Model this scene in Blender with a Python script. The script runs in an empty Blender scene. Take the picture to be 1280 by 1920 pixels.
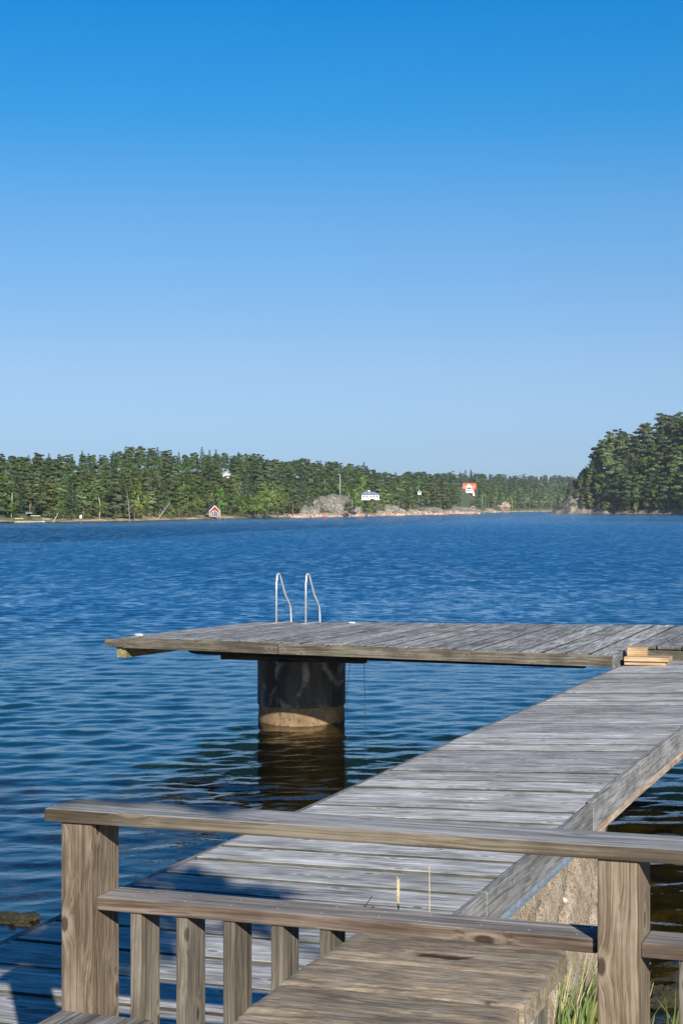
import bpy, math, random
import numpy as np
from mathutils import Vector, Matrix, noise as mnoise
R = math.radians
random.seed(7); rng = np.random.default_rng(7)
S = bpy.context.scene; COL = S.collection

# ------------------------------------------------------------------ camera
F = 3267.0                     # focal length in photo pixels (photo 1280 x 1920)
CZ = 2.43                      # eye height above the water
HOR = 954.0                    # horizon row in the photo
cam = bpy.data.cameras.new('camera'); camo = bpy.data.objects.new('camera', cam); COL.objects.link(camo)
cam.sensor_fit = 'VERTICAL'; cam.sensor_height = 36.0; cam.lens = 36.0*F/1920
cam.clip_start = .1; cam.clip_end = 12000
camo.location = (0, 0, CZ); camo.rotation_euler = (R(90)-math.atan((960-HOR)/F), 0, 0)
S.camera = camo

# ------------------------------------------------------------------ light
EL = R(24); SUN_H = Vector((.245, -.970, 0)).normalized()
sun_dir = Vector((SUN_H.x*math.cos(EL), SUN_H.y*math.cos(EL), math.sin(EL)))
sl = bpy.data.lights.new('sun', 'SUN'); sl.energy = 5.0; sl.angle = R(.53); sl.color = (1, .93, .82)
so = bpy.data.objects.new('sun', sl); COL.objects.link(so)
so.rotation_euler = (-sun_dir).to_track_quat('-Z', 'Y').to_euler()
W = bpy.data.worlds.new('World'); S.world = W; W.use_nodes = True
wn = W.node_tree.nodes; wl = W.node_tree.links; wn.clear()
wo = wn.new('ShaderNodeOutputWorld'); bg = wn.new('ShaderNodeBackground')
sky = wn.new('ShaderNodeTexSky'); sky.sky_type = 'NISHITA'; sky.sun_disc = False
sky.sun_elevation = EL; sky.sun_rotation = math.atan2(SUN_H.x, SUN_H.y)
sky.air_density = 1.0; sky.dust_density = .4; sky.ozone_density = 2.0
bg.inputs['Strength'].default_value = .094
tc = wn.new('ShaderNodeTexCoord'); sp = wn.new('ShaderNodeSeparateXYZ'); wl.new(tc.outputs['Generated'], sp.inputs[0])
rmp = wn.new('ShaderNodeValToRGB'); wl.new(sp.outputs['Z'], rmp.inputs[0])
SKY_RAMP = [(p_, tuple(min(1, v_/1.2) for v_ in c_)) for p_, c_ in ((0.0, (.39, .60, 1.15)), (.035, (.378, .54, .953)), (.0775, (.438, .546, .821)), (.12, (.381, .553, .80)), (.167, (.299, .565, .82)), (.22, (.11, .543, .86)), (.28, (.03, .513, .90)), (.42, (.035, .50, .92)), (1, (.06, .47, .90)))]
e = rmp.color_ramp.elements
while len(e) < len(SKY_RAMP): e.new(.5)
for el_, (p_, c_) in zip(e, SKY_RAMP): el_.position = p_; el_.color = (*c_, 1)
mx = wn.new('ShaderNodeMix'); mx.data_type = 'RGBA'; mx.blend_type = 'MULTIPLY'; mx.inputs[0].default_value = 1
wl.new(sky.outputs[0], mx.inputs[6]); wl.new(rmp.outputs[0], mx.inputs[7])
wl.new(mx.outputs[2], bg.inputs['Color']); wl.new(bg.outputs[0], wo.inputs[0])
S.view_settings.view_transform = 'Standard'; S.view_settings.look = 'None'
S.view_settings.gamma = 1; S.view_settings.exposure = .75; S.view_settings.use_curve_mapping = False

# ------------------------------------------------------------------ frame of the pier: t to the right, s along the gangway
PH = R(19.87); CP, SP = math.cos(PH), math.sin(PH)
def W3(t, s, z): return Vector((t*CP+s*SP, -t*SP+s*CP, z))
def ss(x, a, b):
    k = min(1, max(0, (x-a)/(b-a))); return k*k*(3-2*k)
def interp(x, pts):
    if x <= pts[0][0]: return pts[0][1]
    for (a, u), (b, v) in zip(pts, pts[1:]):
        if x <= b: return u+(v-u)*(x-a)/(b-a)
    return pts[-1][1]

# ------------------------------------------------------------------ node helpers
class NT:
    def __init__(s, name):
        s.m = bpy.data.materials.new(name); s.m.use_nodes = True; s.t = s.m.node_tree; s.t.nodes.clear()
    def n(s, typ, ins=None, **kw):
        x = s.t.nodes.new('ShaderNode'+typ)
        for k, v in kw.items(): setattr(x, k, v)
        for k, v in (ins or {}).items(): s.put(x.inputs[k], v)
        return x
    def put(s, sock, v):
        if isinstance(v, bpy.types.NodeSocket): s.t.links.new(v, sock)
        elif isinstance(v, tuple) and len(v) == 3 and sock.type == 'RGBA': sock.default_value = (*v, 1)
        else: sock.default_value = v
    def math(s, op, a, b=0.0, c=0.0, clamp=False):
        x = s.n('Math', operation=op, use_clamp=clamp)
        for i, v in enumerate((a, b, c)): s.put(x.inputs[i], v)
        return x.outputs[0]
    def mapr(s, v, a, b, c=0.0, d=1.0):
        x = s.n('MapRange', {0: v, 1: a, 2: b, 3: c, 4: d}); x.interpolation_type = 'SMOOTHSTEP'; return x.outputs[0]
    def mix(s, f, a, b, mode='MIX'):
        x = s.n('Mix', data_type='RGBA', blend_type=mode); s.put(x.inputs[0], f); s.put(x.inputs[6], a); s.put(x.inputs[7], b)
        return x.outputs[2]
    def noise(s, vec, scale, detail=2.0, rough=.5, dist=0.0):
        return s.n('TexNoise', {'Vector': vec, 'Scale': scale, 'Detail': detail, 'Roughness': rough, 'Distortion': dist}).outputs[0]
    def ramp(s, f, pts):
        x = s.n('ValToRGB', {0: f}); e = x.color_ramp.elements
        while len(e) < len(pts): e.new(.5)
        for q, (p, c) in zip(e, pts): q.position = p; q.color = (*c, 1)
        return x.outputs[0]
    def scaled(s, vec, sc):
        return s.n('VectorMath', {0: vec, 1: sc}, operation='MULTIPLY').outputs[0]
    def out(s, surf): s.t.links.new(surf, s.n('OutputMaterial').inputs[0]); return s.m
    def bsdf(s, col, rough=.8, bump=None, bstr=.3, bdist=.01, metal=0.0, spec=.3):
        b = s.n('BsdfPrincipled', {'Base Color': col, 'Roughness': rough, 'Metallic': metal, 'Specular IOR Level': spec})
        if bump is not None:
            b.inputs['Normal'].default_value
            s.put(b.inputs['Normal'], s.n('Bump', {'Height': bump, 'Strength': bstr, 'Distance': bdist}).outputs[0])
        return s.out(b.outputs[0])

def wood(name, cols, axis='X', fine=110, ring=16, knots=.0, moss=0.0, dirt=.3, warp=.035, rot=0.0, bleach=0.0, contrast=1.0, knot_scale=3.0, band=.10, stretch=1.0, mottle=0.0, top=None, stain=0.0):
    """weathered timber, grain along the object's own axis; cols = dark, mid, light"""
    k = NT(name); P = k.n('TexCoord').outputs['Object']
    rnd = k.n('Attribute', attribute_name='rnd').outputs['Fac']
    s = k.n('SeparateXYZ', {0: P})
    ax = {'X': (0, 1, 2), 'Y': (1, 0, 2), 'Z': (2, 0, 1)}[axis]
    c = k.n('CombineXYZ', {0: k.math('MULTIPLY_ADD', rnd, 31.7, s.outputs[ax[0]]), 1: k.math('MULTIPLY_ADD', rnd, 17.3, s.outputs[ax[1]]), 2: k.math('MULTIPLY_ADD', rnd, 9.1, s.outputs[ax[2]])}).outputs[0]
    w = k.noise(k.scaled(c, (1.6, 7, 7)), 1.0, 2)
    # knots: the grain bends round them
    cs = k.n('SeparateXYZ', {0: c}); kv = k.n('TexVoronoi', {'Vector': k.n('CombineXYZ', {0: cs.outputs[0], 1: k.math('MULTIPLY', k.math('ADD', cs.outputs[1], cs.outputs[2]), 2.0), 2: 0.0}).outputs[0], 'Scale': knot_scale, 'Randomness': 1.0}, voronoi_dimensions='2D').outputs['Distance']
    kd = k.mapr(kv, 0.0, .22, 1, 0)
    cw = k.n('VectorMath', {0: c, 1: k.n('CombineXYZ', {0: 0.0, 1: k.math('ADD', k.math('MULTIPLY', w, warp), k.math('MULTIPLY', kd, .02*knots)), 2: k.math('MULTIPLY', w, warp)}).outputs[0]}, operation='ADD').outputs[0]
    g1 = k.noise(k.scaled(cw, (1.1*stretch, fine, fine)), 1.0, 4, .72)
    g2 = k.noise(k.scaled(cw, (.9*stretch, ring, ring)), 1.0, 2, .5)
    g3 = k.math('MULTIPLY', k.math('PINGPONG', k.math('MULTIPLY', g2, 7.0), .5), 2.0)
    g4 = k.noise(k.scaled(c, (3.5, 8, 8)), 1.0, 5, .68)
    v = k.math('ADD', k.math('MULTIPLY', g1, .80), k.math('ADD', k.math('MULTIPLY', g3, band), k.math('MULTIPLY', g4, .45)))
    cen = .625+band*.5; lo, hi = cen-.20/contrast, cen+.20/contrast
    v = k.mapr(v, lo, hi)
    col = k.ramp(v, [(0, cols[0]), (.5, cols[1]), (1, cols[2])])
    if bleach: col = k.mix(k.math('MULTIPLY', k.mapr(k.noise(k.scaled(c, (3, 26, 26)), 1.0, 4, .6), .52, .72), bleach), col, tuple(min(.8, x*1.45) for x in cols[2]))
    col = k.mix(k.math('MULTIPLY', k.mapr(k.noise(k.scaled(cw, (.8*stretch, 95, 95)), 1.0, 3, .55), .63, .69), .6), col, tuple(x*.35 for x in cols[0]))   # checks
    col = k.mix(k.math('MULTIPLY', k.mapr(k.noise(c, 2.2, 4, .6), .45, .75), dirt), col, tuple(x*.6 for x in cols[0]))
    if stain: col = k.mix(k.math('MULTIPLY', k.mapr(k.noise(k.scaled(c, (1.3, 5, 5)), 1.7, 4, .62), .50, .68), stain), col, (cols[0][0]*.55, cols[0][1]*.48, cols[0][2]*.38))
    if knots:
        col = k.mix(k.math('MULTIPLY', k.mapr(kv, .040, .062, 1, 0), knots*.85), col, (cols[0][0]*.42, cols[0][1]*.36, cols[0][2]*.32))
        ringm = k.math('MULTIPLY', k.mapr(kv, .055, .07), k.mapr(kv, .085, .15, 1, 0))
        col = k.mix(k.math('MULTIPLY', ringm, .4*knots), col, tuple(x*1.2 for x in cols[2]))
    if mottle:
        mo = k.mapr(k.noise(k.scaled(c, (13, 42, 42)), 1.0, 6, .72), .47, .60)
        col = k.mix(k.math('MULTIPLY', mo, mottle), col, (.35, .265, .16))
        mo = k.mapr(k.noise(k.scaled(c, (9, 60, 60)), 1.3, 6, .72), .50, .62)
        col = k.mix(k.math('MULTIPLY', mo, mottle), col, (.115, .088, .062))
    if top:
        tz = k.mapr(k.n('SeparateXYZ', {0: k.n('NewGeometry').outputs['True Normal']}).outputs[2], .5, .9)
        gcol = k.ramp(v, [(0, top[0]), (.5, top[1]), (1, top[2])])
        gcol = k.mix(k.math('MULTIPLY', k.mapr(k.noise(k.scaled(c, (1.6, 30, 30)), 1.0, 4, .6), .54, .70), .6), gcol, tuple(x*1.5 for x in top[2]))
        if knots: gcol = k.mix(k.math('MULTIPLY', k.mapr(kv, .035, .060, 1, 0), knots*.6), gcol, top[0])
        col = k.mix(k.math('MULTIPLY', tz, .9), col, gcol)
    if rot:
        rm = k.mapr(k.noise(k.scaled(c, (5, 20, 6)), 1.0, 5, .65), .63, .69)
        col = k.mix(k.math('MULTIPLY', rm, rot), col, (.035, .018, .009))
    if moss:
        mm = k.mapr(k.noise(k.scaled(c, (1.8, 3, 3)), 1.0, 5, .65), .55, .72)
        col = k.mix(k.math('MULTIPLY', mm, moss), col, (.060, .066, .012))
    ed = k.n('Attribute', attribute_name='edge').outputs['Fac']
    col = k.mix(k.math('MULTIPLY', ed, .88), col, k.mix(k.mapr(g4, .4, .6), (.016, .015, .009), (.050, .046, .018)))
    col = k.mix(k.math('MULTIPLY', k.n('Attribute', attribute_name='decay').outputs['Fac'], .92), col, k.mix(k.mapr(g4, .4, .6), (.012, .006, .003), (.050, .022, .010)))
    tint = k.mapr(rnd, 0, 1, .78, 1.16)
    col = k.mix(1.0, col, k.n('CombineColor', {0: tint, 1: tint, 2: tint}).outputs[0], 'MULTIPLY')
    h = k.math('ADD', k.math('MULTIPLY', g1, .8), k.math('MULTIPLY', g3, .25))
    return k.bsdf(col, .82, h, .55, .004, spec=.25)

def plain(name, col, rough=.7, var=.15, scale=8, metal=0.0, bump=.0, spec=.3):
    k = NT(name); P = k.n('TexCoord').outputs['Object']
    a = k.noise(P, scale, 5, .6)
    c = k.mix(k.mapr(a, .3, .7), tuple(x*(1-var) for x in col), tuple(min(1, x*(1+var)) for x in col))
    return k.bsdf(c, rough, a if bump else None, bump, .01, metal, spec)

def leafmat(name, cols, hue=.02):
    k = NT(name); r = k.n('ObjectInfo').outputs['Random']; a = k.n('Attribute', attribute_name='rnd').outputs['Fac']
    c = k.ramp(a, [(0, cols[0]), (.55, cols[1]), (1, cols[2])])
    c = k.n('HueSaturation', {'Hue': k.mapr(r, 0, 1, .5-hue, .5+hue), 'Saturation': k.mapr(k.math('FRACT', k.math('MULTIPLY', r, 7.3)), 0, 1, .8, 1.1), 'Value': k.mapr(k.math('FRACT', k.math('MULTIPLY', r, 3.7)), 0, 1, .72, 1.28), 'Color': c}).outputs[0]
    d = k.n('BsdfDiffuse', {'Color': c}); t = k.n('BsdfTranslucent', {'Color': c})
    return k.out(k.n('MixShader', {0: .42, 1: d.outputs[0], 2: t.outputs[0]}).outputs[0])

# ------------------------------------------------------------------ mesh builder
class MB:
    def __init__(s): s.v = []; s.f = []; s.r = []; s.e = []
    def add(s, vs, fs, rnd=None, edge=None):
        b = len(s.v); s.v += [tuple(p) for p in vs]; s.f += [tuple(i+b for i in q) for q in fs]
        s.r += [random.random() if rnd is None else rnd]*len(fs); s.e += edge or [0]*len(fs)
    def hexa(s, c, rnd=None, edge=None):     # 8 corners: bottom 4 (ccw), top 4
        s.add(c, [(3, 2, 1, 0), (4, 5, 6, 7), (0, 1, 5, 4), (1, 2, 6, 5), (2, 3, 7, 6), (3, 0, 4, 7)], rnd, edge)
    def box(s, x0, x1, y0, y1, z0, z1, rnd=None, fz=None, edge=None):
        c = [(x0, y0, z0), (x1, y0, z0), (x1, y1, z0), (x0, y1, z0), (x0, y0, z1), (x1, y0, z1), (x1, y1, z1), (x0, y1, z1)]
        if fz: c = [(x, y, z+fz(x, y)) for x, y, z in c]
        s.hexa(c, rnd, edge)
    def prism(s, poly, a, b, axis=1, rnd=None):   # polygon in the two other axes, extruded a..b along axis
        n = len(poly)
        def P(p, d): return (d, p[0], p[1]) if axis == 0 else (p[0], d, p[1]) if axis == 1 else (p[0], p[1], d)
        s.add([P(p, a) for p in poly]+[P(p, b) for p in poly], [tuple(range(n-1, -1, -1)), tuple(range(n, 2*n))]+[(i, (i+1) % n, n+(i+1) % n, n+i) for i in range(n)], rnd)
    def tube(s, pts, rad, n=8, rnd=None, cap=True):
        pts = [Vector(p) for p in pts]; rr = rad if isinstance(rad, (list, tuple)) else [rad]*len(pts)
        vs = []; up = Vector((.31, .2, .93))
        for i, p in enumerate(pts):
            d = (pts[min(i+1, len(pts)-1)]-pts[max(i-1, 0)]).normalized()
            a = d.cross(up if abs(d.dot(up)) < .95 else Vector((1, 0, 0))).normalized(); b = d.cross(a)
            vs += [p+(a*math.cos(2*math.pi*j/n)+b*math.sin(2*math.pi*j/n))*rr[i] for j in range(n)]
        fs = [(i*n+j, i*n+(j+1) % n, (i+1)*n+(j+1) % n, (i+1)*n+j) for i in range(len(pts)-1) for j in range(n)]
        if cap: fs += [tuple(range(n-1, -1, -1)), tuple(range((len(pts)-1)*n, len(pts)*n))]
        s.add(vs, fs, rnd)
    def lathe(s, prof, n=32, c=(0, 0), rnd=None):
        vs = [(c[0]+r*math.cos(2*math.pi*j/n), c[1]+r*math.sin(2*math.pi*j/n), z) for r, z in prof for j in range(n)]
        fs = [(i*n+j, i*n+(j+1) % n, (i+1)*n+(j+1) % n, (i+1)*n+j) for i in range(len(prof)-1) for j in range(n)]
        fs += [tuple(range(n-1, -1, -1)), tuple(range((len(prof)-1)*n, len(prof)*n))]
        s.add(vs, fs, rnd)
    def build(s, name, mat, parent=None, off=(0, 0, 0), bevel=0.0, smooth=False):
        me = bpy.data.meshes.new(name)
        me.from_pydata([(x-off[0], y-off[1], z-off[2]) for x, y, z in s.v], [], s.f)
        at = me.attributes.new('rnd', 'FLOAT', 'FACE'); at.data.foreach_set('value', s.r)
        if any(s.e): at = me.attributes.new('edge', 'FLOAT', 'FACE'); at.data.foreach_set('value', s.e)
        if smooth: me.polygons.foreach_set('use_smooth', [True]*len(me.polygons))
        me.materials.append(mat); me.update()
        o = bpy.data.objects.new(name, me); COL.objects.link(o)
        if parent: o.parent = parent
        if bevel:
            b = o.modifiers.new('bevel', 'BEVEL'); b.width = bevel; b.segments = 2; b.limit_method = 'ANGLE'
        return o

def npmesh(name, V, Fq, mat, rnd=None, parent=None, smooth=False, nrm=None):
    me = bpy.data.meshes.new(name); V = np.asarray(V, dtype=np.float32); Fq = np.asarray(Fq, dtype=np.int32)
    me.vertices.add(len(V)); me.vertices.foreach_set('co', V.ravel())
    k = Fq.shape[1]; me.loops.add(Fq.size); me.loops.foreach_set('vertex_index', Fq.ravel())
    me.polygons.add(len(Fq)); me.polygons.foreach_set('loop_start', np.arange(len(Fq), dtype=np.int32)*k)
    if rnd is not None:
        at = me.attributes.new('rnd', 'FLOAT', 'FACE'); at.data.foreach_set('value', np.asarray(rnd, dtype=np.float32))
    if smooth: me.polygons.foreach_set('use_smooth', np.ones(len(Fq), dtype=bool))
    me.materials.append(mat); me.update(calc_edges=True)
    if nrm is None: me.validate()
    else:
        me.polygons.foreach_set('use_smooth', np.ones(len(Fq), dtype=bool)); me.normals_split_custom_set_from_vertices(np.asarray(nrm, dtype=np.float32))
    o = bpy.data.objects.new(name, me); COL.objects.link(o)
    if parent: o.parent = parent
    return o

def tag(o, label, cat, group=None):
    o['label'] = label; o['category'] = cat
    if group: o['group'] = group
    return o
def thing(name, label, cat, loc, rotz=0.0, group=None):
    o = bpy.data.objects.new(name, None); COL.objects.link(o); o.empty_display_size = .2
    o.location = loc; o.rotation_euler = (0, 0, rotz); tag(o, label, cat, group); return o
def pier_thing(name, label, cat, tsz, group=None):
    return thing(name, label, cat, W3(*tsz), -PH, group)
def dup(root, loc, rotz=0.0, scale=1.0, label=None, group=None):
    r = root.copy(); COL.objects.link(r); r.location = loc; r.rotation_euler = (0, 0, rotz); r.scale = (scale,)*3 if not isinstance(scale, tuple) else scale
    if label: r['label'] = label
    if group: r['group'] = group
    for ch in list(root.children):
        c = ch.copy(); COL.objects.link(c); c.parent = r
        for g in ch.children:
            d = g.copy(); COL.objects.link(d); d.parent = c
    return r
def struct(o): o['kind'] = 'structure'; return o
def grid_faces(nr, nc):
    i = np.arange((nr-1)*nc).reshape(nr-1, nc)[:, :-1].ravel()
    return np.stack([i, i+1, i+nc+1, i+nc], 1)
def blob(name, mat, size, parent=None, seed=0, amp=.25, freq=1.0, sub=4, flat=None, off=(0, 0, 0)):
    import bmesh
    bm = bmesh.new(); bmesh.ops.create_icosphere(bm, subdivisions=sub, radius=1)
    for v in bm.verts:
        p = v.co*freq+Vector((seed*7.1, seed*3.3, seed))
        d = 1+amp*(mnoise.noise(p)+.5*mnoise.noise(p*2.3)+.28*mnoise.noise(p*5.1)+.16*mnoise.noise(p*11))
        # facets: cracked rock
        q = abs(mnoise.noise(p*1.7+Vector((4, 4, 4)))); d -= amp*.35*max(0, .12-q)/.12
        v.co = v.co*d
        v.co.x = v.co.x*size[0]+off[0]; v.co.y = v.co.y*size[1]+off[1]; v.co.z = v.co.z*size[2]+off[2]
    me = bpy.data.meshes.new(name); bm.to_mesh(me); bm.free(); me.materials.append(mat)
    o = bpy.data.objects.new(name, me); COL.objects.link(o)
    if parent: o.parent = parent
    return o

# ------------------------------------------------------------------ materials
GREY = ((.14, .135, .128), (.33, .325, .315), (.52, .515, .505))
RTOP = ((.12, .115, .11), (.27, .265, .26), (.42, .42, .42))
m_deck = wood('deck_wood', GREY, 'X', fine=70, ring=12, knots=.8, dirt=.5, bleach=.7, moss=.15, knot_scale=2.6, contrast=1.2, band=.08, stretch=1.6)
m_plat = wood('platform_wood', ((.10, .095, .09), (.245, .24, .232), (.42, .415, .405)), 'Y', fine=50, ring=12, knots=.5, dirt=.6, bleach=.7, knot_scale=2.4, contrast=1.2, band=.08, stretch=1.6)
m_edge = wood('edge_wood', ((.040, .034, .025), (.088, .077, .060), (.155, .14, .112)), 'X', fine=60, ring=14, knots=.5, dirt=.8, moss=.3)
m_fascia = wood('fascia_wood', ((.085, .082, .078), (.175, .172, .168), (.29, .287, .28)), 'Y', fine=140, ring=13, knots=.3, dirt=.4, bleach=.35)
m_lowbeam = wood('salvaged_beam_wood', ((.16, .115, .085), (.32, .235, .17), (.48, .40, .32)), 'Y', fine=120, ring=14, dirt=.6)
m_beam_d = wood('tarred_beam_wood', ((.012, .010, .008), (.028, .025, .019), (.06, .052, .036)), 'X', moss=.15)
m_beam_y = wood('old_beam_wood', ((.08, .07, .03), (.17, .15, .07), (.28, .25, .14)), 'Y', moss=.4)
m_cap = wood('rail_top_wood', ((.055, .043, .030), (.128, .104, .075), (.215, .184, .14)), 'X', fine=150, ring=14, knots=.95, dirt=.45, moss=.6, knot_scale=3.0, band=.08, top=RTOP, stain=.55)
m_low = wood('lower_rail_wood', ((.055, .038, .027), (.115, .084, .064), (.195, .155, .125)), 'X', fine=150, ring=12, knots=.95, dirt=.45, knot_scale=2.8, band=.12, stain=.5, top=((.09, .08, .075), (.19, .172, .165), (.29, .277, .27)))
m_post = wood('post_wood', ((.070, .050, .032), (.148, .112, .079), (.235, .192, .143)), 'Z', fine=150, ring=11, knots=.9, dirt=.65, warp=.09, knot_scale=3.3, band=.06, stain=.5)
m_bal = wood('baluster_wood', ((.066, .056, .043), (.142, .122, .096), (.225, .20, .168)), 'Z', fine=150, ring=13, knots=.85, dirt=.65, warp=.07, moss=.25, knot_scale=3.5, band=.06, stain=.5)
m_table = wood('table_wood', ((.125, .10, .072), (.25, .205, .152), (.36, .31, .235)), 'X', fine=85, ring=12, knots=.3, dirt=.7, rot=.9, warp=.10, contrast=1.1, stretch=9.0, band=.04, mottle=.5, stain=.28)
m_tend = wood('table_end_wood', ((.12, .10, .08), (.24, .21, .175), (.38, .35, .31)), 'Z', fine=70, ring=18, dirt=.4)
m_fresh = wood('fresh_wood', ((.22, .14, .07), (.37, .25, .14), (.49, .36, .23)), 'X', fine=60, ring=18, dirt=.12)
m_bench = wood('bench_wood', ((.05, .045, .04), (.14, .13, .12), (.28, .27, .26)), 'Y', fine=70, ring=18, dirt=.5)
m_steel = plain('galvanised_steel', (.36, .42, .46), .45, .2, 30, .6)
m_ladder = plain('ladder_metal', (.62, .63, .62), .38, .12, 14, .55)
m_nail = plain('nail_metal', (.6, .6, .58), .4, .1, 50, .8)
m_white = plain('white_paint', (.60, .60, .58), .6, .06, 4)
m_dark = plain('dark_paint', (.03, .032, .036), .6, .2, 4)
m_redwall = plain('red_paint', (.21, .032, .028), .8, .2, 3)
m_tile = plain('orange_tiles', (.46, .125, .055), .8, .18, 2)
m_slate = plain('dark_roof', (.05, .058, .075), .7, .2, 2)
m_blueroof = plain('blue_grey_roof', (.16, .21, .30), .6, .2, 2)
m_glass = plain('window_glass', (.06, .075, .085), .12, .1, 1, spec=.6)
m_redplastic = plain('red_plastic', (.75, .05, .03), .4, .1, 3)
m_bark = plain('pine_bark', (.19, .12, .085), .95, .4, 3)
m_greybark = plain('grey_bark', (.12, .105, .09), .95, .35, 3)
m_deadwood = plain('dead_wood', (.26, .24, .215), .9, .3, 4)
m_birch = plain('birch_bark', (.42, .40, .36), .8, .4, 6)
m_pine = leafmat('pine_needles', ((.088, .128, .052), (.155, .208, .085), (.232, .275, .112)), .014)
m_spruce = leafmat('spruce_needles', ((.052, .088, .046), (.096, .148, .074), (.145, .195, .092)), .014)
m_leaf = leafmat('broad_leaves', ((.094, .148, .044), (.150, .222, .064), (.225, .285, .095)), .02)
m_bush = leafmat('bush_leaves', ((.098, .118, .044), (.160, .185, .070), (.23, .245, .11)), .025)
m_reed = leafmat('reed_blades', ((.10, .17, .05), (.16, .22, .07), (.42, .36, .17)), .01)
m_straw = plain('dry_straw', (.50, .42, .24), .8, .2, 30)

def rock_mat(name, a, b, c, sc, band=None, crack=.8, wet=None, bstr=.9):
    k = NT(name); P = k.n('TexCoord').outputs['Object']
    n1 = k.noise(P, sc, 6, .62); n2 = k.noise(P, sc*4.3, 5, .65)
    col = k.ramp(n1, [(.3, a), (.5, b), (.7, c)])
    col = k.mix(k.mapr(n2, .55, .7), col, tuple(x*.45 for x in a))
    v = k.n('TexVoronoi', {'Vector': k.n('VectorMath', {0: P, 1: k.n('TexNoise', {'Vector': P, 'Scale': sc*2}).outputs[1]}, operation='ADD').outputs[0], 'Scale': sc*1.3}, feature='DISTANCE_TO_EDGE').outputs['Distance']
    ck = k.mapr(v, .0, .06, 1, 0)
    col = k.mix(k.math('MULTIPLY', ck, crack), col, tuple(x*.25 for x in a))
    if band:       # bare wave-washed rock just above the water, by height
        z = k.n('SeparateXYZ', {0: k.n('NewGeometry').outputs['Position']}).outputs[2]
        f = k.mapr(k.math('ADD', z, k.math('MULTIPLY', n1, band[1])), band[0], band[0]+band[1]*.6, 1, 0)
        col = k.mix(f, col, k.mix(k.mapr(n2, .35, .6), band[2], tuple(x*1.5 for x in band[2])))
    if wet:
        z = k.n('SeparateXYZ', {0: k.n('NewGeometry').outputs['Position']}).outputs[2]
        col = k.mix(k.mapr(k.math('ADD', z, k.math('MULTIPLY', n1, .12)), wet-.12, wet+.10, 1, 0), col, (.030, .026, .008))
    return k.bsdf(col, .9, k.math('ADD', n1, k.math('SUBTRACT', k.math('MULTIPLY', n2, .4), k.math('MULTIPLY', ck, .5*crack))), bstr, .25/sc)
m_rock = rock_mat('grey_granite', (.10, .10, .075), (.19, .175, .145), (.28, .25, .215), .22, (1.1, 1.4, (.42, .26, .17)), crack=.45)
m_rock_pink = rock_mat('pink_granite', (.20, .15, .115), (.31, .235, .18), (.41, .33, .27), .30, (.5, .9, (.37, .235, .155)))
m_rock_head = rock_mat('headland_granite', (.13, .12, .105), (.235, .21, .185), (.34, .30, .265), .16)
m_concrete = rock_mat('old_concrete', (.22, .17, .115), (.36, .285, .205), (.48, .415, .33), 7.0, crack=.55, wet=.10, bstr=.7)
m_palestone = plain('pale_stone', (.42, .40, .37), .8, .2, 20)
m_mossrock = rock_mat('mossy_stone', (.05, .07, .012), (.10, .125, .02), (.16, .17, .05), 9.0, crack=.2)
m_weedrock = rock_mat('wet_weed_stone', (.012, .012, .008), (.03, .027, .014), (.06, .05, .02), 9.0, crack=.2)

# ------------------------------------------------------------------ water and seabed
def water_height(X, Y, dx):
    g = np.random.default_rng(11); H = np.zeros_like(X)
    calm = .55+.75/(1+np.exp(-(Y-25)/6.0))
    big = .75+.5*np.sin(X*.21+Y*.13+1)*np.sin(X*.09-Y*.17)
    for i in range(64):
        lam = .11*(.9/.11)**(g.random()); th = g.normal(R(104), R(42)); kk = 2*math.pi/lam
        sl_ = .030*g.uniform(.6, 1.3)*(1.15 if lam > .35 else .9)
        fade = np.clip((lam/np.maximum(dx, 1e-6)-2.2)/3.0, 0, 1)
        ph = kk*(X*math.cos(th)+Y*math.sin(th))+g.uniform(0, 6.28)+.7*np.sin(X*.35+i)+.7*np.sin(Y*.23+i*2)
        H += fade*calm*big*sl_*np.where(lam > .55, 1/(1+np.exp((Y-45)/10)), 1)/kk*(np.sin(ph)+.25*np.sin(2*ph+.6))
    return H
nr, nc = 1500, 400
Yr = 3.6*(330/3.6)**(np.arange(nr)/(nr-1)); A = np.linspace(-.42, .42, nc)
YY, AA = np.meshgrid(Yr, A, indexing='ij'); XX = YY*AA
dxy = np.maximum(YY*math.log(330/3.6)/(nr-1), YY*.84/(nc-1))
ZZ = water_height(XX, YY, dxy)
V = np.stack([XX, YY, ZZ], -1).reshape(-1, 3)
k = NT('water_surface'); P = k.n('TexCoord').outputs['Object']
gust = k.mapr(k.noise(k.scaled(P, (.05, .022, .05)), 1.0, 4, .6), .35, .65, .8, 1.15)
dY = k.n('SeparateXYZ', {0: P}).outputs[1]
b1 = k.noise(k.scaled(P, (1.0, 1.5, 1)), 6.0, 3, .55)
bump = k.n('Bump', {'Height': k.math('MULTIPLY', b1, k.math('MULTIPLY', gust, k.mapr(dY, 8, 30, .005, .012))), 'Strength': 1.0, 'Distance': 1.0}).outputs[0]
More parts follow.
